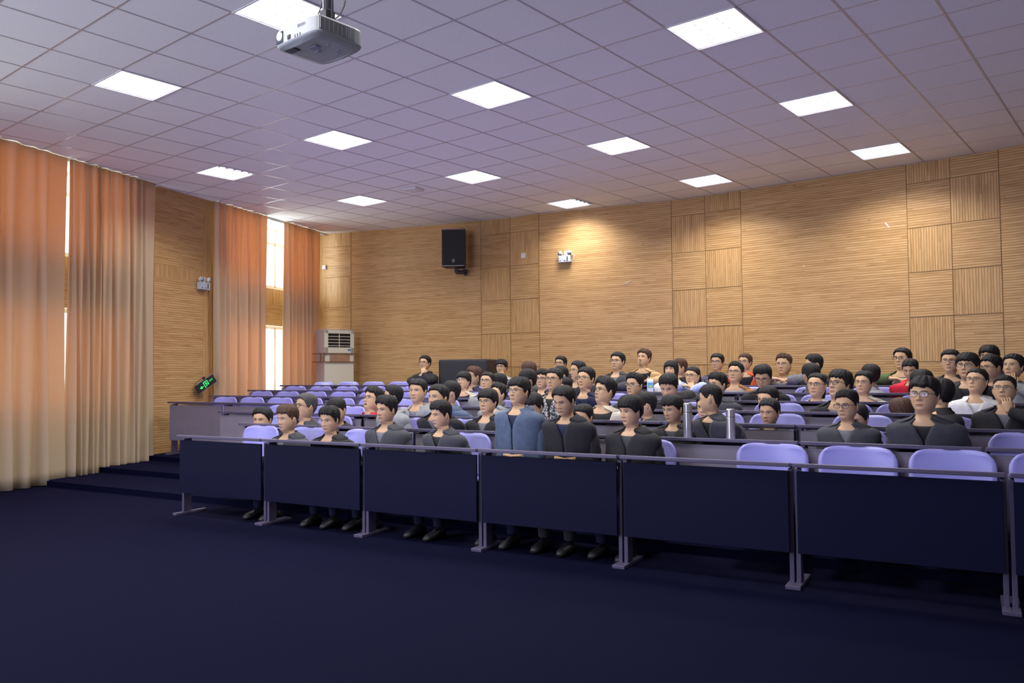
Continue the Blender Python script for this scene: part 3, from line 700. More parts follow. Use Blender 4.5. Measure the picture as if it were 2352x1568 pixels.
def cloth(key):
    nm = 'cloth_'+key
    if nm in _mc: return _mc[nm]
    if key in C_: return mat(nm, C_[key], .85, noise=.12, scale=25, bump=.25)
    m, nt, b = _new(nm); tc = nt.nodes.new('ShaderNodeTexCoord'); b.inputs['Roughness'].default_value = .85
    if key == 'chk':
        c = nt.nodes.new('ShaderNodeTexChecker'); c.inputs['Scale'].default_value = 55; c.inputs[1].default_value = (.6, .58, .58, 1); c.inputs[2].default_value = (.015, .015, .015, 1)
        nt.links.new(tc.outputs['Object'], c.inputs[0]); nt.links.new(c.outputs[0], b.inputs['Base Color'])
    elif key == 'pat':
        c = nt.nodes.new('ShaderNodeTexNoise'); c.inputs['Scale'].default_value = 38; c.inputs['Distortion'].default_value = 2.0; r = nt.nodes.new('ShaderNodeValToRGB')
        r.color_ramp.interpolation = 'CONSTANT'; r.color_ramp.elements[0].color = (.015, .015, .017, 1); r.color_ramp.elements[1].position = .53; r.color_ramp.elements[1].color = (.5, .5, .48, 1)
        nt.links.new(tc.outputs['Object'], c.inputs['Vector']); nt.links.new(c.outputs['Fac'], r.inputs[0]); nt.links.new(r.outputs[0], b.inputs['Base Color'])
    else:
        c = nt.nodes.new('ShaderNodeTexBrick'); c.inputs['Scale'].default_value = 16; c.offset = 0; c.inputs['Mortar Size'].default_value = .07
        c.inputs['Color1'].default_value = (.02, .025, .05, 1); c.inputs['Color2'].default_value = (.035, .04, .075, 1); c.inputs['Mortar'].default_value = (.12, .12, .16, 1)
        nt.links.new(tc.outputs['Object'], c.inputs['Vector']); nt.links.new(c.outputs[0], b.inputs['Base Color'])
    _mc[nm] = m; return m
m_lens, nt, b = _new('lens_glass'); nt.nodes.remove(b)
tr = nt.nodes.new('ShaderNodeBsdfTransparent'); tr.inputs[0].default_value = (.94, .95, .97, 1); gl = nt.nodes.new('ShaderNodeBsdfGlossy'); gl.inputs['Roughness'].default_value = .05
mx = nt.nodes.new('ShaderNodeMixShader'); mx.inputs[0].default_value = .025
nt.links.new(tr.outputs[0], mx.inputs[1]); nt.links.new(gl.outputs[0], mx.inputs[2]); nt.links.new(mx.outputs[0], nt.nodes['Material Output'].inputs[0])
M_GFR = {'b': mat('glasses_black', (.012, .011, .012), .3), 'm': mat('glasses_wire', (.10, .085, .08), .3, metal=.8), 'w': mat('glasses_black', (.012, .011, .012), .3)}
def hand_parts(m, wrist, dirv, upv, side, curl=.5, s=1.0):
    """palm + four fingers + thumb; dirv = along the fingers, upv = back of the hand"""
    d = np.array(dirv, float); d /= np.linalg.norm(d); u = np.array(upv, float); u -= d*(u@d); u /= np.linalg.norm(u); r = np.cross(d, u)*side
    R = np.array([r, d, u]).T; w0 = np.array(wrist, float)
    vs = []; 
    rings = []
    for t, hw, th in ((-.01, .026, .019), (.01, .029, .018), (.035, .038, .016), (.06, .041, .015), (.082, .039, .012), (.092, .032, .008)):
        rings.append([w0+s*(R@np.array([hw*math.cos(a), t, th*math.sin(a)])) for a in np.linspace(0, 2*math.pi, 12, endpoint=False)])
    m.grid(np.array(rings), closed=True, capends=True)
    for i, (x, L, rad) in enumerate(((-.029, .058, .0075), (-.010, .070, .0085), (.010, .076, .0088), (.029, .068, .0085))):
        p = np.array([x, .082, 0.]); pts = [p-np.array([0, .012, 0])]; a = 0
        segs = (.42, .32, .26); c = curl*(1.0+.12*(3-i))
        for j, sg in enumerate(segs):
            a += c*(.55, .8, .6)[j]; pts.append(pts[-1]+np.array([0, math.cos(a), -math.sin(a)])*L*sg+(np.array([0, .012, 0]) if j == 0 else 0))
        pts.append(pts[-1]+np.array([0, math.cos(a), -math.sin(a)])*.004)
        m.tube([w0+s*(R@q) for q in pts], [rad*s, rad*s, rad*.95*s, rad*.82*s, rad*.4*s], 8)
    pts = [np.array([.022, .015, -.004]), np.array([.042, .034, -.012]), np.array([.050, .058, -.018]), np.array([.046, .080, -.024]), np.array([.045, .084, -.025])]
    m.tube([w0+s*(R@q) for q in pts], [.012*s, .012*s, .0098*s, .008*s, .004*s], 8)

def person(i):
    px, yt, yc, row, off, dyaw, pitch, style, shade, gls, jk, sh, ext, label = PEOPLE[i]
    (q, t, s) = POS[i]; zt = CAM[2]+ray(px, yt)[2]*t; scl = float(np.clip((yc-yt)*t/F_PX/.238, .9, 1.1)); rs = np.random.RandomState(100+i)
    hairtop = {'short': .017, 'spiky': .026, 'bowl': .025, 'fringe': .024, 'quiff': .034, 'long_top': .026, 'long': .022, 'pony': .013, 'cap': .03}[style]
    pr = math.radians(pitch); zc = zt-(.2240+hairtop)*scl*math.cos(pr)**.6
    fz = floor_z(row)
    # body faces the stage, head the screen
    bdir = math.atan2(-N2[0], -(-N2[1]))      # rotation so that local +y points along -N2
    brot = math.atan2(N2[1], N2[0])+math.pi-math.pi/2
    tx = np.array([.5, -8.0])-q; hrot = math.atan2(tx[1], tx[0])-math.pi/2
    yaw = (hrot-brot+math.pi) % (2*math.pi)-math.pi; yaw -= math.radians(dyaw)
    br = brot+np.clip(yaw, -1.3, 1.3)*.35; yaw -= np.clip(yaw, -1.3, 1.3)*.35
    if abs(yaw) > 1.25:        # someone turned round: turn the trunk as well
        ex = yaw-math.copysign(1.25, yaw); br += ex; yaw -= ex
    root = empty('person', (q[0], q[1], fz), br); tag(root, label, 'person', 'seated audience')
    root.scale = (1, 1, 1)
    zc_l = zc-fz; lean = max(0.0, .58-off)*.9
    f0 = posefn(yaw, pr+math.radians(6), lean)
    trunk = zc_l-.50; zs = min(1.15, max(.35, trunk/.60))
    def W(P, headonly=False):
        P = np.array(P, float); 
        Q = P.copy(); zz = Q[..., 2]
        Q[..., 2] = np.where(zz < -.17, -.17+(zz+.17)*max(.25, (trunk/scl-.17)/.43), zz)
        Q = f0(Q, headonly)*scl; Q[..., 2] += zc_l
        return Q
    fw = float(rs.uniform(.86, 1.08)); wide = float(rs.uniform(.95, 1.07))
    if jk in ('wht', 'lgy', 'lbl'): fw = 1.08
    X, Y, Z, col = head_shape(fw, 'beard' in ext, 'smiling' in label, wide, 'open mouth' in label)
    if style == 'pony' or style == 'long': pass
    m = MB(); P = W(np.stack([X, Y, Z], -1)); m.grid(P, closed=True)
    nv = len(m.v); m.f.append(tuple(range(NPH))[::-1]); m.mi.append(0); m.f.append(tuple(nv-NPH+j for j in range(NPH))); m.mi.append(0)
    cols = [col.reshape(-1, 4)]
    skin = np.array([.58, .37, .215])*fw
    for sx in (-1, 1):
        e = MB(); e.ellipsoid((sx*.0825*wide, -.012, .098), (.008, .017, .031), Ry(sx*.18)@Rz(-sx*.45), 12, 8); e.ellipsoid((sx*.086*wide, -.008, .100), (.006, .010, .018), Ry(sx*.18)@Rz(-sx*.45), 10, 6)
        m.add(W(np.array(e.v), True), e.f)
    # arms (under the sleeves) and hands
    desk = .775; dz = (desk-zc_l)/scl
    sh_y = -lean*.35
    sleeves = []; 
    hand_side = 1 if i % 2 else -1
    for sx in (-1, 1):
        shp = np.array([sx*.165, sh_y-.005, -.150]); 
        if 'hand' in ext.split() and sx == hand_side:
            el = np.array([sx*.20, .15, max(dz+.05, -.40)]); cy = math.sin(-yaw); 
            hd = Rz(yaw)@np.array([sx*.035, .100, 0]); wr = np.array([hd[0]+sx*.02, hd[1]+.015, -.065])
            tip = np.array([hd[0], hd[1]-.02, .04]); hdir = tip-wr; upv = Rz(yaw)@np.array([sx*.4, 1, 0])
            cu = .55
        else:
            if 'arms' in ext.split():
                el = np.array([sx*.235, .10+sh_y, dz+.045]); wr = np.array([sx*.075, .205+sh_y+.03*sx, dz+.040+(.02 if sx > 0 else 0)])
                if off < .4: wr[1] -= .05
            else:
                el = np.array([sx*.215, -.02+sh_y*1.3, min(dz-.14, -.34)]); wr = np.array([sx*.085, .11+sh_y*1.5, min(dz-.115, -.36)])
            hdir = np.array([-sx*1.0, .15, -.05]); upv = np.array([0, 0, 1.0]); cu = .35
        pth = [shp, shp*.75+el*.25+np.array([sx*.012, 0, .0]), (shp+el)/2+np.array([sx*.018, 0, 0]), el*.85+shp*.15+np.array([sx*.01, 0, 0]), el*.97+wr*.03, el*.7+wr*.3, (el+wr)/2, wr*.85+el*.15, wr]
        tf = lambda A: np.array(A, float)*scl+np.array([0, 0, zc_l])
        m.tube(tf(pth), [.045*scl, .043*scl, .04*scl, .036*scl, .036*scl, .036*scl, .032*scl, .027*scl, .025*scl], 10)
        hand_parts(m, tf(wr), hdir, upv, -sx, cu, scl)
        sleeves.append((pth[:-1]+[wr*.97+el*.03], tf))
    ex = len(m.v)-nv; cc = np.ones((ex, 4)); cc[:, :3] = skin; cols.append(cc)
    m.build('body', M_SKIN, root, smooth=True, col=np.concatenate(cols))
    # hair
    hm = hair_mesh(style, 500+i, lambda A, h=True: W(A, True)); hm.build('hair', hair_mat(shade), root, smooth=True)
    if style == 'cap':
        c = MB(); ph = np.linspace(-math.pi, math.pi, 40, endpoint=False); P = []
        for z, o in ((.17, .028), (.172, .03), (.21, .03), (.235, .012)):
            x, y = section(ph, np.full(40, min(z, .222)), o); P.append(np.stack([x, y, np.full(40, z+.01)], 1))
        x, y = section(ph, np.full(40, .165), .028); b0 = np.stack([x, y, np.full(40, .178)], 1); x, y = section(ph, np.full(40, .165), .085); b1 = np.stack([x, y, np.full(40, .165)], 1)
        c.grid(W(np.array([b1, b0]+P), True), closed=True, capends=True); c.build('cap', cloth('blk'), root, smooth=True)
    # glasses
    if gls:
        g = MB(); r = .0019 if gls in 'bw' else .0012; yf = .088; l = MB()
        for sx in (-1, 1):
            pts = []
            for a in np.linspace(0, 2*math.pi, 25):
                cx, cz = math.cos(a), math.sin(a); ee = .75
                pts.append((sx*.0355+.0285*np.sign(cx)*abs(cx)**ee, yf+.012-.10*(abs(sx*.0355+.0285*cx)-.02)**1 *(.16), .110+.0175*np.sign(cz)*abs(cz)**ee))
            g.tube(W(np.array(pts), True), r*scl, 6, cap=False)
            o0 = l.add(W(np.array(pts[:-1]), True), [tuple(range(24))])
            g.tube(W(np.array([(sx*.063, yf+.008, .116), (sx*.079*wide, yf-.02, .117), (sx*.088*wide, .0, .112), (sx*.088*wide, -.02, .100)]), True), [r*1.1, r*1.1, r, r], 6, mi=1)
        g.tube(W(np.array([(-.008, yf+.012, .114), (0, yf+.017, .117), (.008, yf+.012, .114)]), True), r*1.1, 6)
        go = g.build('glasses', [M_GFR[gls], mat('glasses_white_arm', (.75, .72, .70), .4) if gls == 'w' else M_GFR[gls]], root, smooth=True)
        l.build('lens', m_lens, go)
    # shirt
    opn = 'open' in ext.split(); hood = 'hood' in ext.split()
    ph = np.linspace(-math.pi, math.pi, 48, endpoint=False)
    def rings(zs_, offs, ph_):
        P = []
        for z, o in zip(zs_, offs):
            x, y = section(ph_, np.full(len(ph_), z), o if not hasattr(o, '__len__') else o); P.append(np.stack([x, y, np.full(len(ph_), z)], 1))
        return np.array(P)
    a = MB(); zz = np.array([-.062, -.058, -.066, -.080, -.10, -.13, -.17, -.25, -.35, -.45, -.58]); oo = [.001, .005, .008, .010, .010, .010, .010, .010, .010, .010, .010]
    P = rings(zz, oo, ph); dip = .026*np.exp(-(np.degrees(ph)/40)**2); P[:3, :, 2] -= dip*np.array([1, 1, .9])[:, None]; P[:3, :, 1] += .0
    P[3:6, :, 2] -= dip*np.array([.6, .3, .1])[:, None]
    a.grid(W(P), closed=True); a.build('shirt', cloth(sh), root, smooth=True)
    # jacket
    j = MB(); zz = np.array([-.034, -.044, -.060, -.078, -.098, -.120, -.145, -.18, -.22, -.27, -.32, -.38, -.45, -.52, -.585])
    puff = .010 if 'puff' in ext else 0.0
    nz_ = len(zz); P = []
    for r_i, z in enumerate(zz):
        gap = math.radians(np.interp(z, [-.5, -.2, -.1, -.040], [14, 20, 34, 62] if opn else [1, 1, 10, 40]))
        pj = np.linspace(gap, 2*math.pi-gap, 56); x, y = section(pj, np.full(56, z), np.full(56, [.016, .017, .018, .019, .021, .023, .024, .024, .025, .026, .027, .028, .028, .028, .028][r_i]+puff*(.4+abs(math.sin(r_i*1.57)))))
        zf = z-(.030*np.exp(-((np.degrees(pj)-180)/70)**2)*-0.35 if z > -.08 else 0)
        wv = .004*np.sin(pj*5+r_i*1.3+i)+.003*np.sin(pj*9-r_i*.9)
        P.append(np.stack([x*(1+wv), y*(1+wv), np.full(56, z)+(.012*np.cos(pj)*-1 if z > -.07 else 0)], 1))
    j.grid(W(np.array(P)))
    for pth, tf in sleeves:
        A = tf(pth); pf = .012 if 'puff' in ext else 0; rad = [.066, .066, .060+pf*.5, .056, .057+pf, .052, .049+pf, .042, .038]
        # wrinkled sleeve: subdivide the path
        pp = []; rr = []
        for a_i in range(len(A)-1):
            for u_ in (0, .5): pp.append(A[a_i]*(1-u_)+A[a_i+1]*u_); rr.append((rad[a_i]*(1-u_)+rad[a_i+1]*u_)*scl*(1+(.06 if len(rr) % 2 else -.03)))
        pp.append(A[-1]); rr.append(rad[-1]*scl*.9); j.tube(pp, rr, 14)
    if hood:
        hp = [(-.070, .075, -.115), (-.105, .025, -.085), (-.100, -.045, -.060), (-.055, -.10, -.050), (0, -.115, -.048), (.055, -.10, -.050), (.100, -.045, -.060), (.105, .025, -.085), (.070, .075, -.115)]
        j.tube(W(np.array(hp)), np.array([.012, .024, .032, .038, .042, .038, .032, .024, .012])*scl, 12, flat=.8)
    else:      # folded collar
        pj = np.linspace(math.radians(50), math.radians(310), 30); A = []
        for z, o in ((-.038, .017), (-.024, .022), (-.038, .032), (-.068, .040)):
            x, y = section(pj, np.full(30, max(z, -.068)), o); A.append(np.stack([x, y, np.full(30, z)+.012*np.cos(pj)*-1], 1))
        j.grid(W(np.array(A)))
    jm = [cloth(jk)]
    jo = j.build('jacket', jm, root, smooth=True)
    md = jo.modifiers.new('cloth_thickness', 'SOLIDIFY'); md.thickness = .005; md.offset = 0
    if 'strap' in ext:
        sM = MB(); A = [(-.105, -.06, -.088), (-.108, .0, -.095), (-.11, .055, -.115), (-.112, .10, -.16), (-.112, .125, -.25), (-.112, .13, -.34)]
        sM.tube(W(np.array(A)), .03, 10, flat=.35); sM.build('backpack_strap', cloth('dgy'), root, smooth=True)
    if 'bright orange' in label:
        sM = MB(); pj = np.linspace(math.radians(60), math.radians(300), 30); A = []
        for z, o in ((-.14, .040), (-.17, .045), (-.30, .046), (-.42, .044)):
            x, y = section(pj, np.full(30, z), o); A.append(np.stack([x, y, np.full(30, z)], 1))
        sM.grid(W(np.array(A))); sM.build('jacket_panel', cloth('nav'), root, smooth=True)
    if 'white button' in label:
        sM = MB(); c = W(np.array([[.02, .125, -.20]]))[0]; sM.ellipsoid(c, (.008, .004, .008)); sM.build('button', cloth('wht'), root)
    if 'print' in ext.split():
        A, tf = sleeves[1 if True else 0]; Ap = tf(A); c0 = (Ap[1]+Ap[3])/2
        for n_, (txt, ta) in enumerate((('MA', .38), ('RK', .62))):
            cc = Ap[1]*(1-ta)+Ap[3]*ta
            # lettering on the outer front of the upper arm
            vd = Rz(-br)@np.array([*(CAM[:2]-q), 0]); vd /= np.linalg.norm(vd)
            Zv = vd; Yv = np.array([0, 0, 1.0]); Xv = np.cross(Yv, Zv); text_mesh(txt, .075, cloth('wht'), root, 'sleeve_print', mtx(np.array([Xv, Yv, Zv]).T, cc+vd*.072))
    # legs
    tr_ = MB(); hipz = .50
    for sx in (-1, 1):
        y0 = -lean-.02
        tr_.tube([(sx*.09, y0-.04, hipz), (sx*.10, y0+.12, hipz+.01), (sx*.11, y0+.30, hipz-.01), (sx*.11, y0+.36, hipz-.05), (sx*.11, y0+.35, .35), (sx*.11, y0+.33, .10)], [.085, .08, .068, .062, .055, .045], 12)
    tr_.build('trousers', cloth('nav' if i % 3 else 'dgy'), root, smooth=True)
    for sx in (-1, 1):
        so_ = MB(); y0 = -lean-.02+.33
        so_.grid(np.array([[(sx*.11+w_*math.cos(a_), y0+yy, max(.004, .035*h_+h_*.035*math.sin(a_))) for a_ in np.linspace(0, 2*math.pi, 12, endpoint=False)] for yy, w_, h_ in ((-.07, .02, .6), (-.05, .034, 1.1), (.0, .038, 1.4), (.07, .042, 1.0), (.13, .042, .8), (.17, .022, .5))]), closed=True, capends=True)
        so_.build('shoe', M_BLACK, root, smooth=True)
    return root
for i in range(len(PEOPLE)): person(i)

# ------------------------------------------------------------------ projector
pc = at(733, 92, 3.62)
pr_ = empty('projector', pc, 0.0); tag(pr_, 'white ceiling projector hanging from a dark pole, lens lit', 'projector')
pr_.rotation_euler = (0, 0, math.radians(-1))
PW, PD, PH_ = .315, .265, .082
m = MB()
# body: rounded slab, bulging rear, softly rounded underside
prof_ = []
npt = 40
def slab(z, ins, zb=0.0):
    pts = []
    for k_ in range(npt):
        a = 2*math.pi*k_/npt; c, s_ = math.cos(a), math.sin(a); e = .28
        x = (PW/2-ins)*np.sign(c)*abs(c)**e; y = (PD/2-ins)*np.sign(s_)*abs(s_)**e
        if y > 0: y *= 1+.12*(1-(x/(PW/2))**2)
        pts.append((x, y, z-(.010*(1-(x/(PW/2))**2)*(z < 0) if ins > .008 else 0)))
    return pts
m.grid(np.array([slab(-PH_/2-.002, .03), slab(-PH_/2-.001, .008), slab(-PH_/2+.003, .003), slab(-PH_/2+.009, 0), slab(PH_/2-.012, 0), slab(PH_/2-.004, .005), slab(PH_/2, .02)]), closed=True, capends=True)
m.build('casing', mat('projector_white', (.46, .48, .475), .45), pr_, smooth=False)
# side vent on +x
m = MB(); m.box((PW/2+.001, -.022, .0), (.004, .195, .060), bev=.0015); m.build('vent_frame', mat('projector_white', (.7, .7, .7)), pr_)
m = MB(); m.box((PW/2+.0025, -.022, .0), (.002, .182, .050)); vo = m.build('vent_opening', M_BLACK, pr_)
m = MB()
for k_ in range(13): m.box((PW/2+.0045, -.022, -.023+.046*k_/12), (.003, .182, .0014))
for k_ in range(9): m.box((PW/2+.005, -.113+.182*k_/8, 0), (.003, .0016, .050))
m.box((PW/2+.004, .05, 0), (.002, .038, .050))
m.build('vent_grille', mat('projector_white', (.7, .7, .7)), pr_)
# lens on -y face
yF = -PD/2
m = MB(); m.box((-.105, yF-.001, -.003), (.050, .006, .050), bev=.002); lo_ = m.build('lens_recess', mat('lens_dark', (.05, .06, .08), .2), pr_)
m = MB(); m.tube([(-.103, yF-.003, .002), (-.103, yF-.007, .002)], [.0185, .017], 20); m.build('lens', emat('lens_lit', (.85, .93, 1.0), 6.0), pr_)
m = MB(); m.box((-.035, yF-.001, -.018), (.020, .005, .018), bev=.001); m.build('sensor_window', M_BLACK, pr_)
m = MB()
for k_ in range(3): m.box((.010+.018*k_, yF-.0005, -.026), (.003, .003, .012))
m.build('slots', M_BLACK, pr_)
m = MB(); m.box((-.085, yF+.050, -PH_/2-.0060), (.062, .040, .010)); m.build('foot_recess', mat('dark_green_black', (.02, .03, .03), .4), pr_)
m = MB()
for (x_, y_, a_, b_) in ((.02, -.04, .05, .025), (-.01, .0, .03, .012), (.07, .05, .025, .008), (.09, -.02, .02, .006), (.04, .07, .02, .008)):
    m = MB(); m.box((x_, y_, -PH_/2-.0118), (a_, b_, .003)); m.build('label_plate', mat('label_grey', (.30, .30, .42), .5), pr_)
text_mesh('EPSON', .018, mat('logo_grey', (.25, .25, .27)), pr_, 'logo', mtx(np.array([[1, 0, 0], [0, 0, -1], [0, 1, 0]]), (.055, yF-.0012, .012)), .0004)
m = MB(); m.box((-.01, .02, PH_/2+.010), (.20, .03, .014), bev=.003); m.box((-.01, -.05, PH_/2+.008), (.14, .03, .010)); m.box((.02, .03, PH_/2+.03), (.07, .11, .035), bev=.004)
m.box((.02, .03, PH_/2+.07), (.05, .05, .05), bev=.004); m.build('bracket', mat('bracket_dark', (.05, .05, .055), .35, metal=.6), pr_)
m = MB(); ph_ = CEIL-pc[2]; m.tube([(.02, .03, .08), (.02, .03, ph_)], .022, 18); m.tube([(.055, .03, .06), (.055, .03, ph_)], .006, 8); m.build('pole', mat('pole_steel', (.10, .10, .11), .25, metal=.8), pr_)
m = MB()
m.tube([(.02+.10*math.sin(a), .03+.02*math.sin(a), .09+.075-.085*math.cos(a)) for a in np.linspace(-.4, 3.6, 16)], .0035, 8)
m.tube([(-.06, .02, .05), (-.075, .02, .10), (-.04, .03, .15), (.0, .03, .22)], .003, 8)
m.build('cable', mat('cable_grey', (.10, .09, .085), .5), pr_)

# ------------------------------------------------------------------ wall speaker
def wall_hit(x):
    d = ray(x, 860)[:2]; best = None
    for a, b in zip(WB[:-1], WB[1:]):
        A = np.array([d, a-b]).T; s_ = np.linalg.solve(A, a-CAM[:2])
        if -.001 <= s_[1] <= 1.001: return CAM[:2]+d*s_[0], (b-a)/np.linalg.norm(b-a), s_[0]
def wz(x, y):
    p, d, t = wall_hit(x); return float(CAM[2]+ray(x, y)[2]*t)
p, d, t = wall_hit(1062); nn = np.array([d[1], -d[0]]); zt_ = wz(1058, 530); zb_ = wz(1058, 618)
Hs = zt_-zb_; Ws = .41*1.0; cxy = p+nn*.30
sp = empty('wall_speaker', (cxy[0], cxy[1], (zt_+zb_)/2-.01), math.atan2(nn[1], nn[0])+math.pi/2+math.radians(17)); tag(sp, 'black loudspeaker hung on the wooden rear wall under the ceiling', 'speaker')
Hs *= .965
m = MB(); w0, d0 = Ws/2, .17
vs = [(-w0, -d0), (w0, -d0), (w0, d0*.0), (w0*.72, d0), (-w0*.72, d0), (-w0, 0)]
m.add([(x_, y_, z_) for z_ in (-Hs/2, Hs/2) for x_, y_ in vs], [tuple(range(6)), tuple(range(11, 5, -1))]+[(k_, (k_+1) % 6+0, (k_+1) % 6+6, k_+6)[::-1] for k_ in range(6)])
m.build('cabinet', mat('speaker_black', (.014, .013, .013), .45), sp)
m = MB(); m.box((0, -d0-.006, 0), (Ws-.02, .012, Hs-.05), bev=.004); m.build('grille', M_GRILLE, sp)
m = MB()
for s_ in (-1, 1): m.box((0, -d0-.009, s_*(Hs/2-.012)), (Ws-.01, .014, .007), bev=.002)
m.build('edge_strip', mat('strip_pinkish_metal', (.55, .45, .42), .3, metal=.7), sp)
m = MB(); A = np.linspace(-math.pi/2-.35, math.pi/2+.35, 16); m.tube([(.028*math.cos(a)-.005, -d0-.016, -Hs/2+.10+.028*math.sin(a)) for a in A], .0045, 6); m.box((-.004, -d0-.016, -Hs/2+.10), (.046, .004, .008)); m.build('emblem', mat('emblem_silver', (.6, .6, .58), .3), sp)
m = MB(); m.box((.03, 0, -Hs/2-.045), (.06, .06, .09), bev=.005); m.box((.08, .12, -Hs/2-.07), (.15, .26, .05), Rz(.2), bev=.01); m.box((.16, .22, -Hs/2-.06), (.05, .10, .11)); m.tube([(-.14, 0, -Hs/2-.01), (-.14, 0, -Hs/2)], .02, 10); m.build('wall_bracket', mat('bracket_black', (.02, .012, .012), .5), sp)
# ------------------------------------------------------------------ wall sockets, emergency lamps, detector
def emergency(x, y, p2, nn2, zc_, lab):
    a = math.atan2(nn2[1], nn2[0])+math.pi/2; r = empty('emergency_lamp', (*(p2+nn2*.045), zc_), a); tag(r, lab, 'emergency light', 'twin-head emergency lamps')
    m = MB(); m.box((0, 0, 0), (.215, .075, .115), bev=.006); m.build('battery_box', mat('box_white_blue', (.46, .51, .55), .5), r)
    m = MB(); m.box((.055, -.039, 0), (.020, .004, .078)); m.tube([(-.075, -.037, -.032), (-.075, -.042, -.032)], .009, 12); m.build('display', mat('display_dark', (.03, .07, .07), .3), r)
    m = MB(); m.box((.008, -.039, -.03), (.030, .004, .012)); m.build('red_switch', mat('switch_red', (.45, .05, .05), .4), r)
    for sx, dz_, rr in ((-1, .095, -.2), (1, .10, .35)):
        h = MB(); c = np.array([sx*.072+(.02 if sx > 0 else -.01), -.03, dz_]); R_ = Rz(rr)@Rx(.15)
        ring = lambda rad, yy: [c+R_@np.array([rad*math.cos(t_), yy, rad*math.sin(t_)]) for t_ in np.linspace(0, 2*math.pi, 22, endpoint=False)]
        h.grid(np.array([ring(.010, .045), ring(.030, .035), ring(.042, .010), ring(.044, -.008), ring(.038, -.010)]), closed=True); 
        ho = h.build('lamp_head', M_WHITE, r, smooth=True)
        g = MB(); g.grid(np.array([ring(.038, -.008), ring(.020, .012), ring(.004, .022)]), closed=True, capends=True); g.build('reflector', mat('reflector_chrome', (.50, .52, .54), .5, metal=.4), ho, smooth=True)
        g = MB(); g.ellipsoid(c+R_@np.array([0, -.002, 0]), (.007, .010, .007)); g.build('bulb', mat('bulb_glass', (.85, .85, .82), .2), ho, smooth=True)
        g = MB(); g.tube([c+np.array([0, .01, -.04]), c+np.array([0, .02, -.06])], .008, 8); g.build('stem', M_BLACK, ho)
    m = MB(); m.box((.02, .025, .10), (.085, .02, .086), bev=.004); m.build('socket_plate', M_WHITE, r)
    return r
p, d, t = wall_hit(1303); nn = np.array([d[1], -d[0]])
e1 = emergency(1303, 593, p, nn, wz(1303, 594), 'emergency lamp with two round heads on the wide rear wooden wall')
m = MB(); m.tube([(.10, .02, .09), (.15, .0, .085), (.175, -.01, .05), (.165, -.01, .0), (.12, -.01, -.045), (.108, -.01, -.045)], .0045, 8); m.build('cable', M_WHITE, e1, smooth=True)
qq = q_px(461); emergency(461, 657, ql(qq), NQ, z_px(461, 657, qq), 'emergency lamp with two round heads on the wooden pillar between the curtains')
def plate(x, y, wd, hh, lab, dd=.012):
    p, d, t = wall_hit(x); nn = np.array([d[1], -d[0]]); z_ = wz(x, y)
    r = empty('wall_socket', (*(p+nn*dd/2), z_), math.atan2(nn[1], nn[0])+math.pi/2); tag(r, lab, 'socket')
    m = MB(); m.box((0, 0, 0), (wd, dd, hh), bev=.003); m.build('plate', M_WHITE, r)
    m = MB()
    for x_, z2 in ((-.016, .02), (.010, .02), (.03, .02), (-.004, -.01)): m.box((x_*wd/.09, -dd/2-.001, z2*hh/.09), (.004, .003, .010))
    m.build('socket_holes', mat('socket_grey', (.2, .2, .2)), r)
plate(1205, 585, .088, .088, 'white wall socket between the speaker and the emergency lamp')
plate(746, 613, .075, .075, 'white wall box high in the rear corner beside the curtain', .04)
c = at_z(950, 433, CEIL); r = empty('smoke_detector', (c[0], c[1], CEIL), .2); tag(r, 'white square detector on the ceiling left of the lamp over the speaker', 'smoke detector')
m = MB(); m.box((0, 0, -.018), (.23, .23, .036), bev=.012); m.build('base', M_WHITE, r); m = MB(); m.ellipsoid((0, 0, -.034), (.075, .075, .018)); m.build('dome', M_WHITE, r, smooth=True)
m = MB()
for (x_, y_, lx, lz, an) in ((2045, 512, .05, .018, .9), (2050, 518, .04, .012, .9), (1440, 650, .09, .008, -.3), (1450, 645, .05, .006, -.6), (1852, 610, .012, .025, .5), (1628, 679, .008, .03, .1)):
    p, d, t = wall_hit(x_); nn = np.array([d[1], -d[0]]); m.box((*(p+nn*.003), wz(x_, y_)), (lx, .003, lz), Rz(math.atan2(d[1], d[0]))@Ry(an))
m.build('scuff_marks', mat('scuff_white', (.75, .72, .66), .8), wb)
# ------------------------------------------------------------------ exit sign
qq = q_px(470, .10); z_ = z_px(470, 881, qq, .10); c = ql(qq, .12)
r = empty('exit_sign', (c[0], c[1], z_)); tag(r, 'tilted green running man exit sign hanging at the wooden pillar', 'exit sign')
view = np.array([*(CAM[:2]-c), 0]); view /= np.linalg.norm(view); nrm = Rz(math.radians(28))@view
X3 = np.cross(np.array([0, 0, 1.]), nrm); B3 = np.array([X3, -nrm, np.array([0, 0, 1.])]).T; Rs = B3@Ry(math.radians(-33))
r.matrix_world = mtx(Rs, (c[0], c[1], z_))
m = MB(); m.box((0, 0, 0), (.34, .03, .135), bev=.004); m.build('case', M_BLACK, r)
m = MB(); m.box((0, .0, .070), (.345, .034, .008)); m.box((0, .0, -.070), (.345, .034, .005)); m.build('metal_rim', M_METAL, r)
MG = emat('exit_green', (.06, 1.0, .22), 1.1); m = MB(); y_ = -.017
m.box((-.034, y_, -.008), (.010, .003, .092)); m.box((.036, y_, .004), (.010, .003, .068)); m.box((.0, y_, .040), (.078, .003, .010))
m.ellipsoid((-.004, y_, .026), (.008, .003, .008)); m.tube([(-.004, y_, .016), (.006, y_, -.008)], .008, 6, flat=.4); m.tube([(.006, y_, -.008), (-.010, y_, -.022), (-.004, y_, -.040)], .005, 6); m.tube([(.006, y_, -.008), (.020, y_, -.022), (.030, y_, -.020)], .005, 6); m.tube([(-.002, y_, .012), (-.018, y_, .006)], .004, 6); m.tube([(-.002, y_, .012), (.016, y_, .004), (.022, y_, .012)], .004, 6)
m.build('running_man', MG, r)
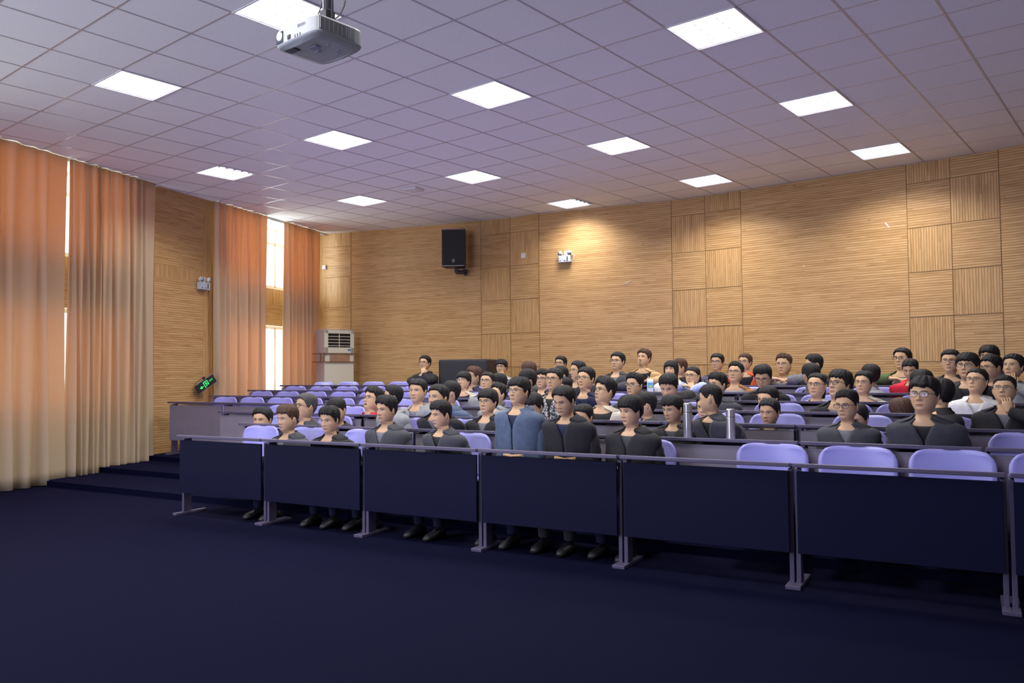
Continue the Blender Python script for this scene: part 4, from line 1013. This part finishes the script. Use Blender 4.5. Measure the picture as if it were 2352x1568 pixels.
m = MB(); m.add([(-.125, y_, -.012), (-.085, y_, .014), (-.085, y_, -.038)], [(0, 1, 2)]); m.box((-.072, y_, -.012), (.03, .003, .012)); m.build('arrow', MG, r)
text_mesh('EXIT', .034, MG, r, 'sign_text', mtx(np.array([[1, 0, 0], [0, 0, -1], [0, 1, 0]]), (.100, y_, .006)), .0005)
m = MB(); m.box((.02, .0, .09), (.04, .02, .035)); m.tube([(-.165, 0, .07), (-.12, .01, .095), (.03, .02, .10)], .004, 6); m.build('hanger', M_BLACK, r)
# ------------------------------------------------------------------ air conditioner
zd = 15.35; c = at(768, 900, zd); fz = floor_z(1); zt_ = float(CAM[2]+ray(768, 757)[2]*zd)
w_ = 64*zd/F_PX*1.02; vd = CAM[:2]-c[:2]; vd /= np.linalg.norm(vd); ac = empty('air_conditioner', (c[0], c[1], fz), math.atan2(vd[1], vd[0])+math.pi/2+math.radians(28))
tag(ac, 'tall cream floor-standing air conditioner by the rear corner curtain', 'air conditioner')
H = zt_-fz; Wd, Dp = w_/math.cos(math.radians(28)), .36
m = MB(); m.box((0, 0, H/2), (Wd, Dp, H), bev=.012); m.build('cabinet', M_GREYSIDE, ac)
m = MB(); m.box((0, -Dp/2-.008, H*.40), (Wd*.985, .024, H*.78), bev=.006); m.build('front_cover', M_CREAM, ac)
m = MB(); t0 = H-.02; b0 = H-.46
for s_ in (-1, 1): m.box((s_*(Wd/2-.035), -Dp/2-.012, (t0+b0)/2), (.07, .03, t0-b0), bev=.004)
m.box((0, -Dp/2-.012, t0-.03), (Wd, .03, .06), bev=.004); m.box((0, -Dp/2-.012, b0+.06), (Wd, .03, .12), bev=.004); m.build('outlet_frame', M_CREAM, ac)
m = MB(); m.box((0, -Dp/2-.001, t0-.20), (Wd-.13, .004, .30)); m.build('outlet_opening', M_BLACK, ac)
for k_ in range(4):
    m = MB(); m.box((0, -Dp/2-.015, t0-.115-.058*k_), (Wd-.13, .022, .008), Rx(.3)); m.build('louvre_blade', M_CREAM, ac)
m = MB(); m.box((0, -Dp/2-.012, t0-.20), (.012, .01, .28)); m.build('louvre_rod', M_CREAM, ac)
m = MB(); m.box((Wd*.33, -Dp/2-.029, b0+.075), (.06, .003, .035)); m.build('blue_sticker', mat('sticker_blue', (.10, .25, .5)), ac)
m = MB(); m.box((.0, -Dp/2-.03, b0-.075), (Wd*.68, .012, .145), bev=.003); m.build('metal_plate', mat('brushed_bronze', (.55, .38, .27), .35, metal=.6, noise=.1, scale=12), ac)
m = MB()
for z_ in (b0+.005, b0-.15):
    m.box((0, -Dp/2-.045, z_), (Wd+.06, .014, .016)); m.box((-Wd/2-.025, -.0, z_), (.014, Dp+.09, .016)); m.box((Wd/2+.025, 0, z_), (.014, Dp+.09, .016))
for x_ in (-Wd/2-.025, Wd/2+.025): m.box((x_, -Dp/2-.045, b0-.072), (.016, .014, .17)); m.box((x_, -Dp/2+.10, b0-.072), (.014, .016, .17))
m.box((-Wd/2-.025, -Dp/2+.03, b0-.072), (.014, .14, .014)); m.build('security_bar', M_BRONZE, ac)
# ------------------------------------------------------------------ big black box behind the rear row
zd = 12.9; c = at(1053, 900, zd); fz = floor_z(1); zt_ = float(CAM[2]+ray(1053, 829)[2]*zd); vd = CAM[:2]-c[:2]; vd /= np.linalg.norm(vd)
bb = empty('equipment_case', (*(c[:2]+np.array([-.15, .42])), fz), math.atan2(vd[1], vd[0])+math.pi/2-math.radians(20)); tag(bb, 'big black subwoofer box standing on the floor behind the rear row', 'speaker box')
H = zt_-fz+.03; m = MB(); m.box((0, 0, H/2), (.84, .62, H), bev=.03); m.build('cabinet', mat('box_black', (.012, .012, .015), .55), bb)
m = MB(); m.box((0, -.314, H/2), (.78, .01, H-.10), bev=.004); m.build('front_grille', mat('grille_charcoal', (.02, .021, .026), .7, bump=.4, scale=300), bb)
m = MB(); m.box((.425, 0, H-.20), (.012, .20, .06), bev=.004); m.build('handle', M_BLACK, bb)
# ------------------------------------------------------------------ flasks and carton
def flask(x, y, k, lab, hgt=.23):
    d = ray(x, 860)[:2]; t = (.12-.838*(k-1)-(CAM[:2]-P0)@N2)/(d@N2); q = CAM[:2]+t*d; z0 = floor_z(k)+.752
    r = empty('steel_flask', (q[0], q[1], z0)); tag(r, lab, 'bottle'); R_ = .034
    m = MB(); A = [(0, R_*.96), (.004, R_), (hgt*.70, R_), (hgt*.72, R_*.94)]
    m.tube([(0, 0, a) for a, _ in A], [b_ for _, b_ in A], 24); m.build('flask_body', M_METAL, r, smooth=False)
    m = MB(); m.tube([(0, 0, hgt*.72), (0, 0, hgt*.735)], R_*.96, 24); m.build('seal_ring', M_BLACK, r)
    m = MB(); m.tube([(0, 0, hgt*.735), (0, 0, hgt*.97), (0, 0, hgt)], [R_*.98, R_*.98, R_*.80], 24); m.build('cup_lid', M_METAL, r); return r
flask(1578, 921, 6, 'tall steel vacuum flask left of the high forehead with wire glasses', .265)
flask(1676, 935, 6, 'shorter steel flask right of the high forehead with wire glasses', .225)
k = 2; d = ray(1493, 860)[:2]; t = (.12-.838*(k-1)-(CAM[:2]-P0)@N2)/(d@N2); q = CAM[:2]+t*d
r = empty('drink_carton', (q[0], q[1], floor_z(k)+.752), math.radians(35)); tag(r, 'white and blue drink carton with straw in front of the tan jacket', 'carton')
m = MB(); m.add([(-.035, -.03, 0), (.035, -.03, 0), (.035, .03, 0), (-.035, .03, 0), (-.035, -.03, .13), (.035, -.03, .13), (.035, .03, .13), (-.035, .03, .13), (-.035, 0, .16), (.035, 0, .16)], [(3, 2, 1, 0), (0, 1, 5, 4), (1, 2, 6, 5), (2, 3, 7, 6), (3, 0, 4, 7), (4, 5, 9, 8), (6, 7, 8, 9), (5, 6, 9), (7, 4, 8)]); m.build('carton', mat('carton_white', (.62, .72, .80), .5), r)
m = MB(); m.box((0, -.031, .085), (.06, .002, .06)); m.build('blue_print', mat('carton_blue', (.12, .45, .80), .5), r); m = MB(); m.ellipsoid((0, -.033, .07), (.022, .002, .012)); m.build('yellow_print', mat('carton_yellow', (.75, .6, .05), .5), r)
m = MB(); m.tube([(-.01, .0, .14), (-.02, 0, .19), (-.03, -.005, .20)], .003, 8); m.build('straw', M_WHITE, r)
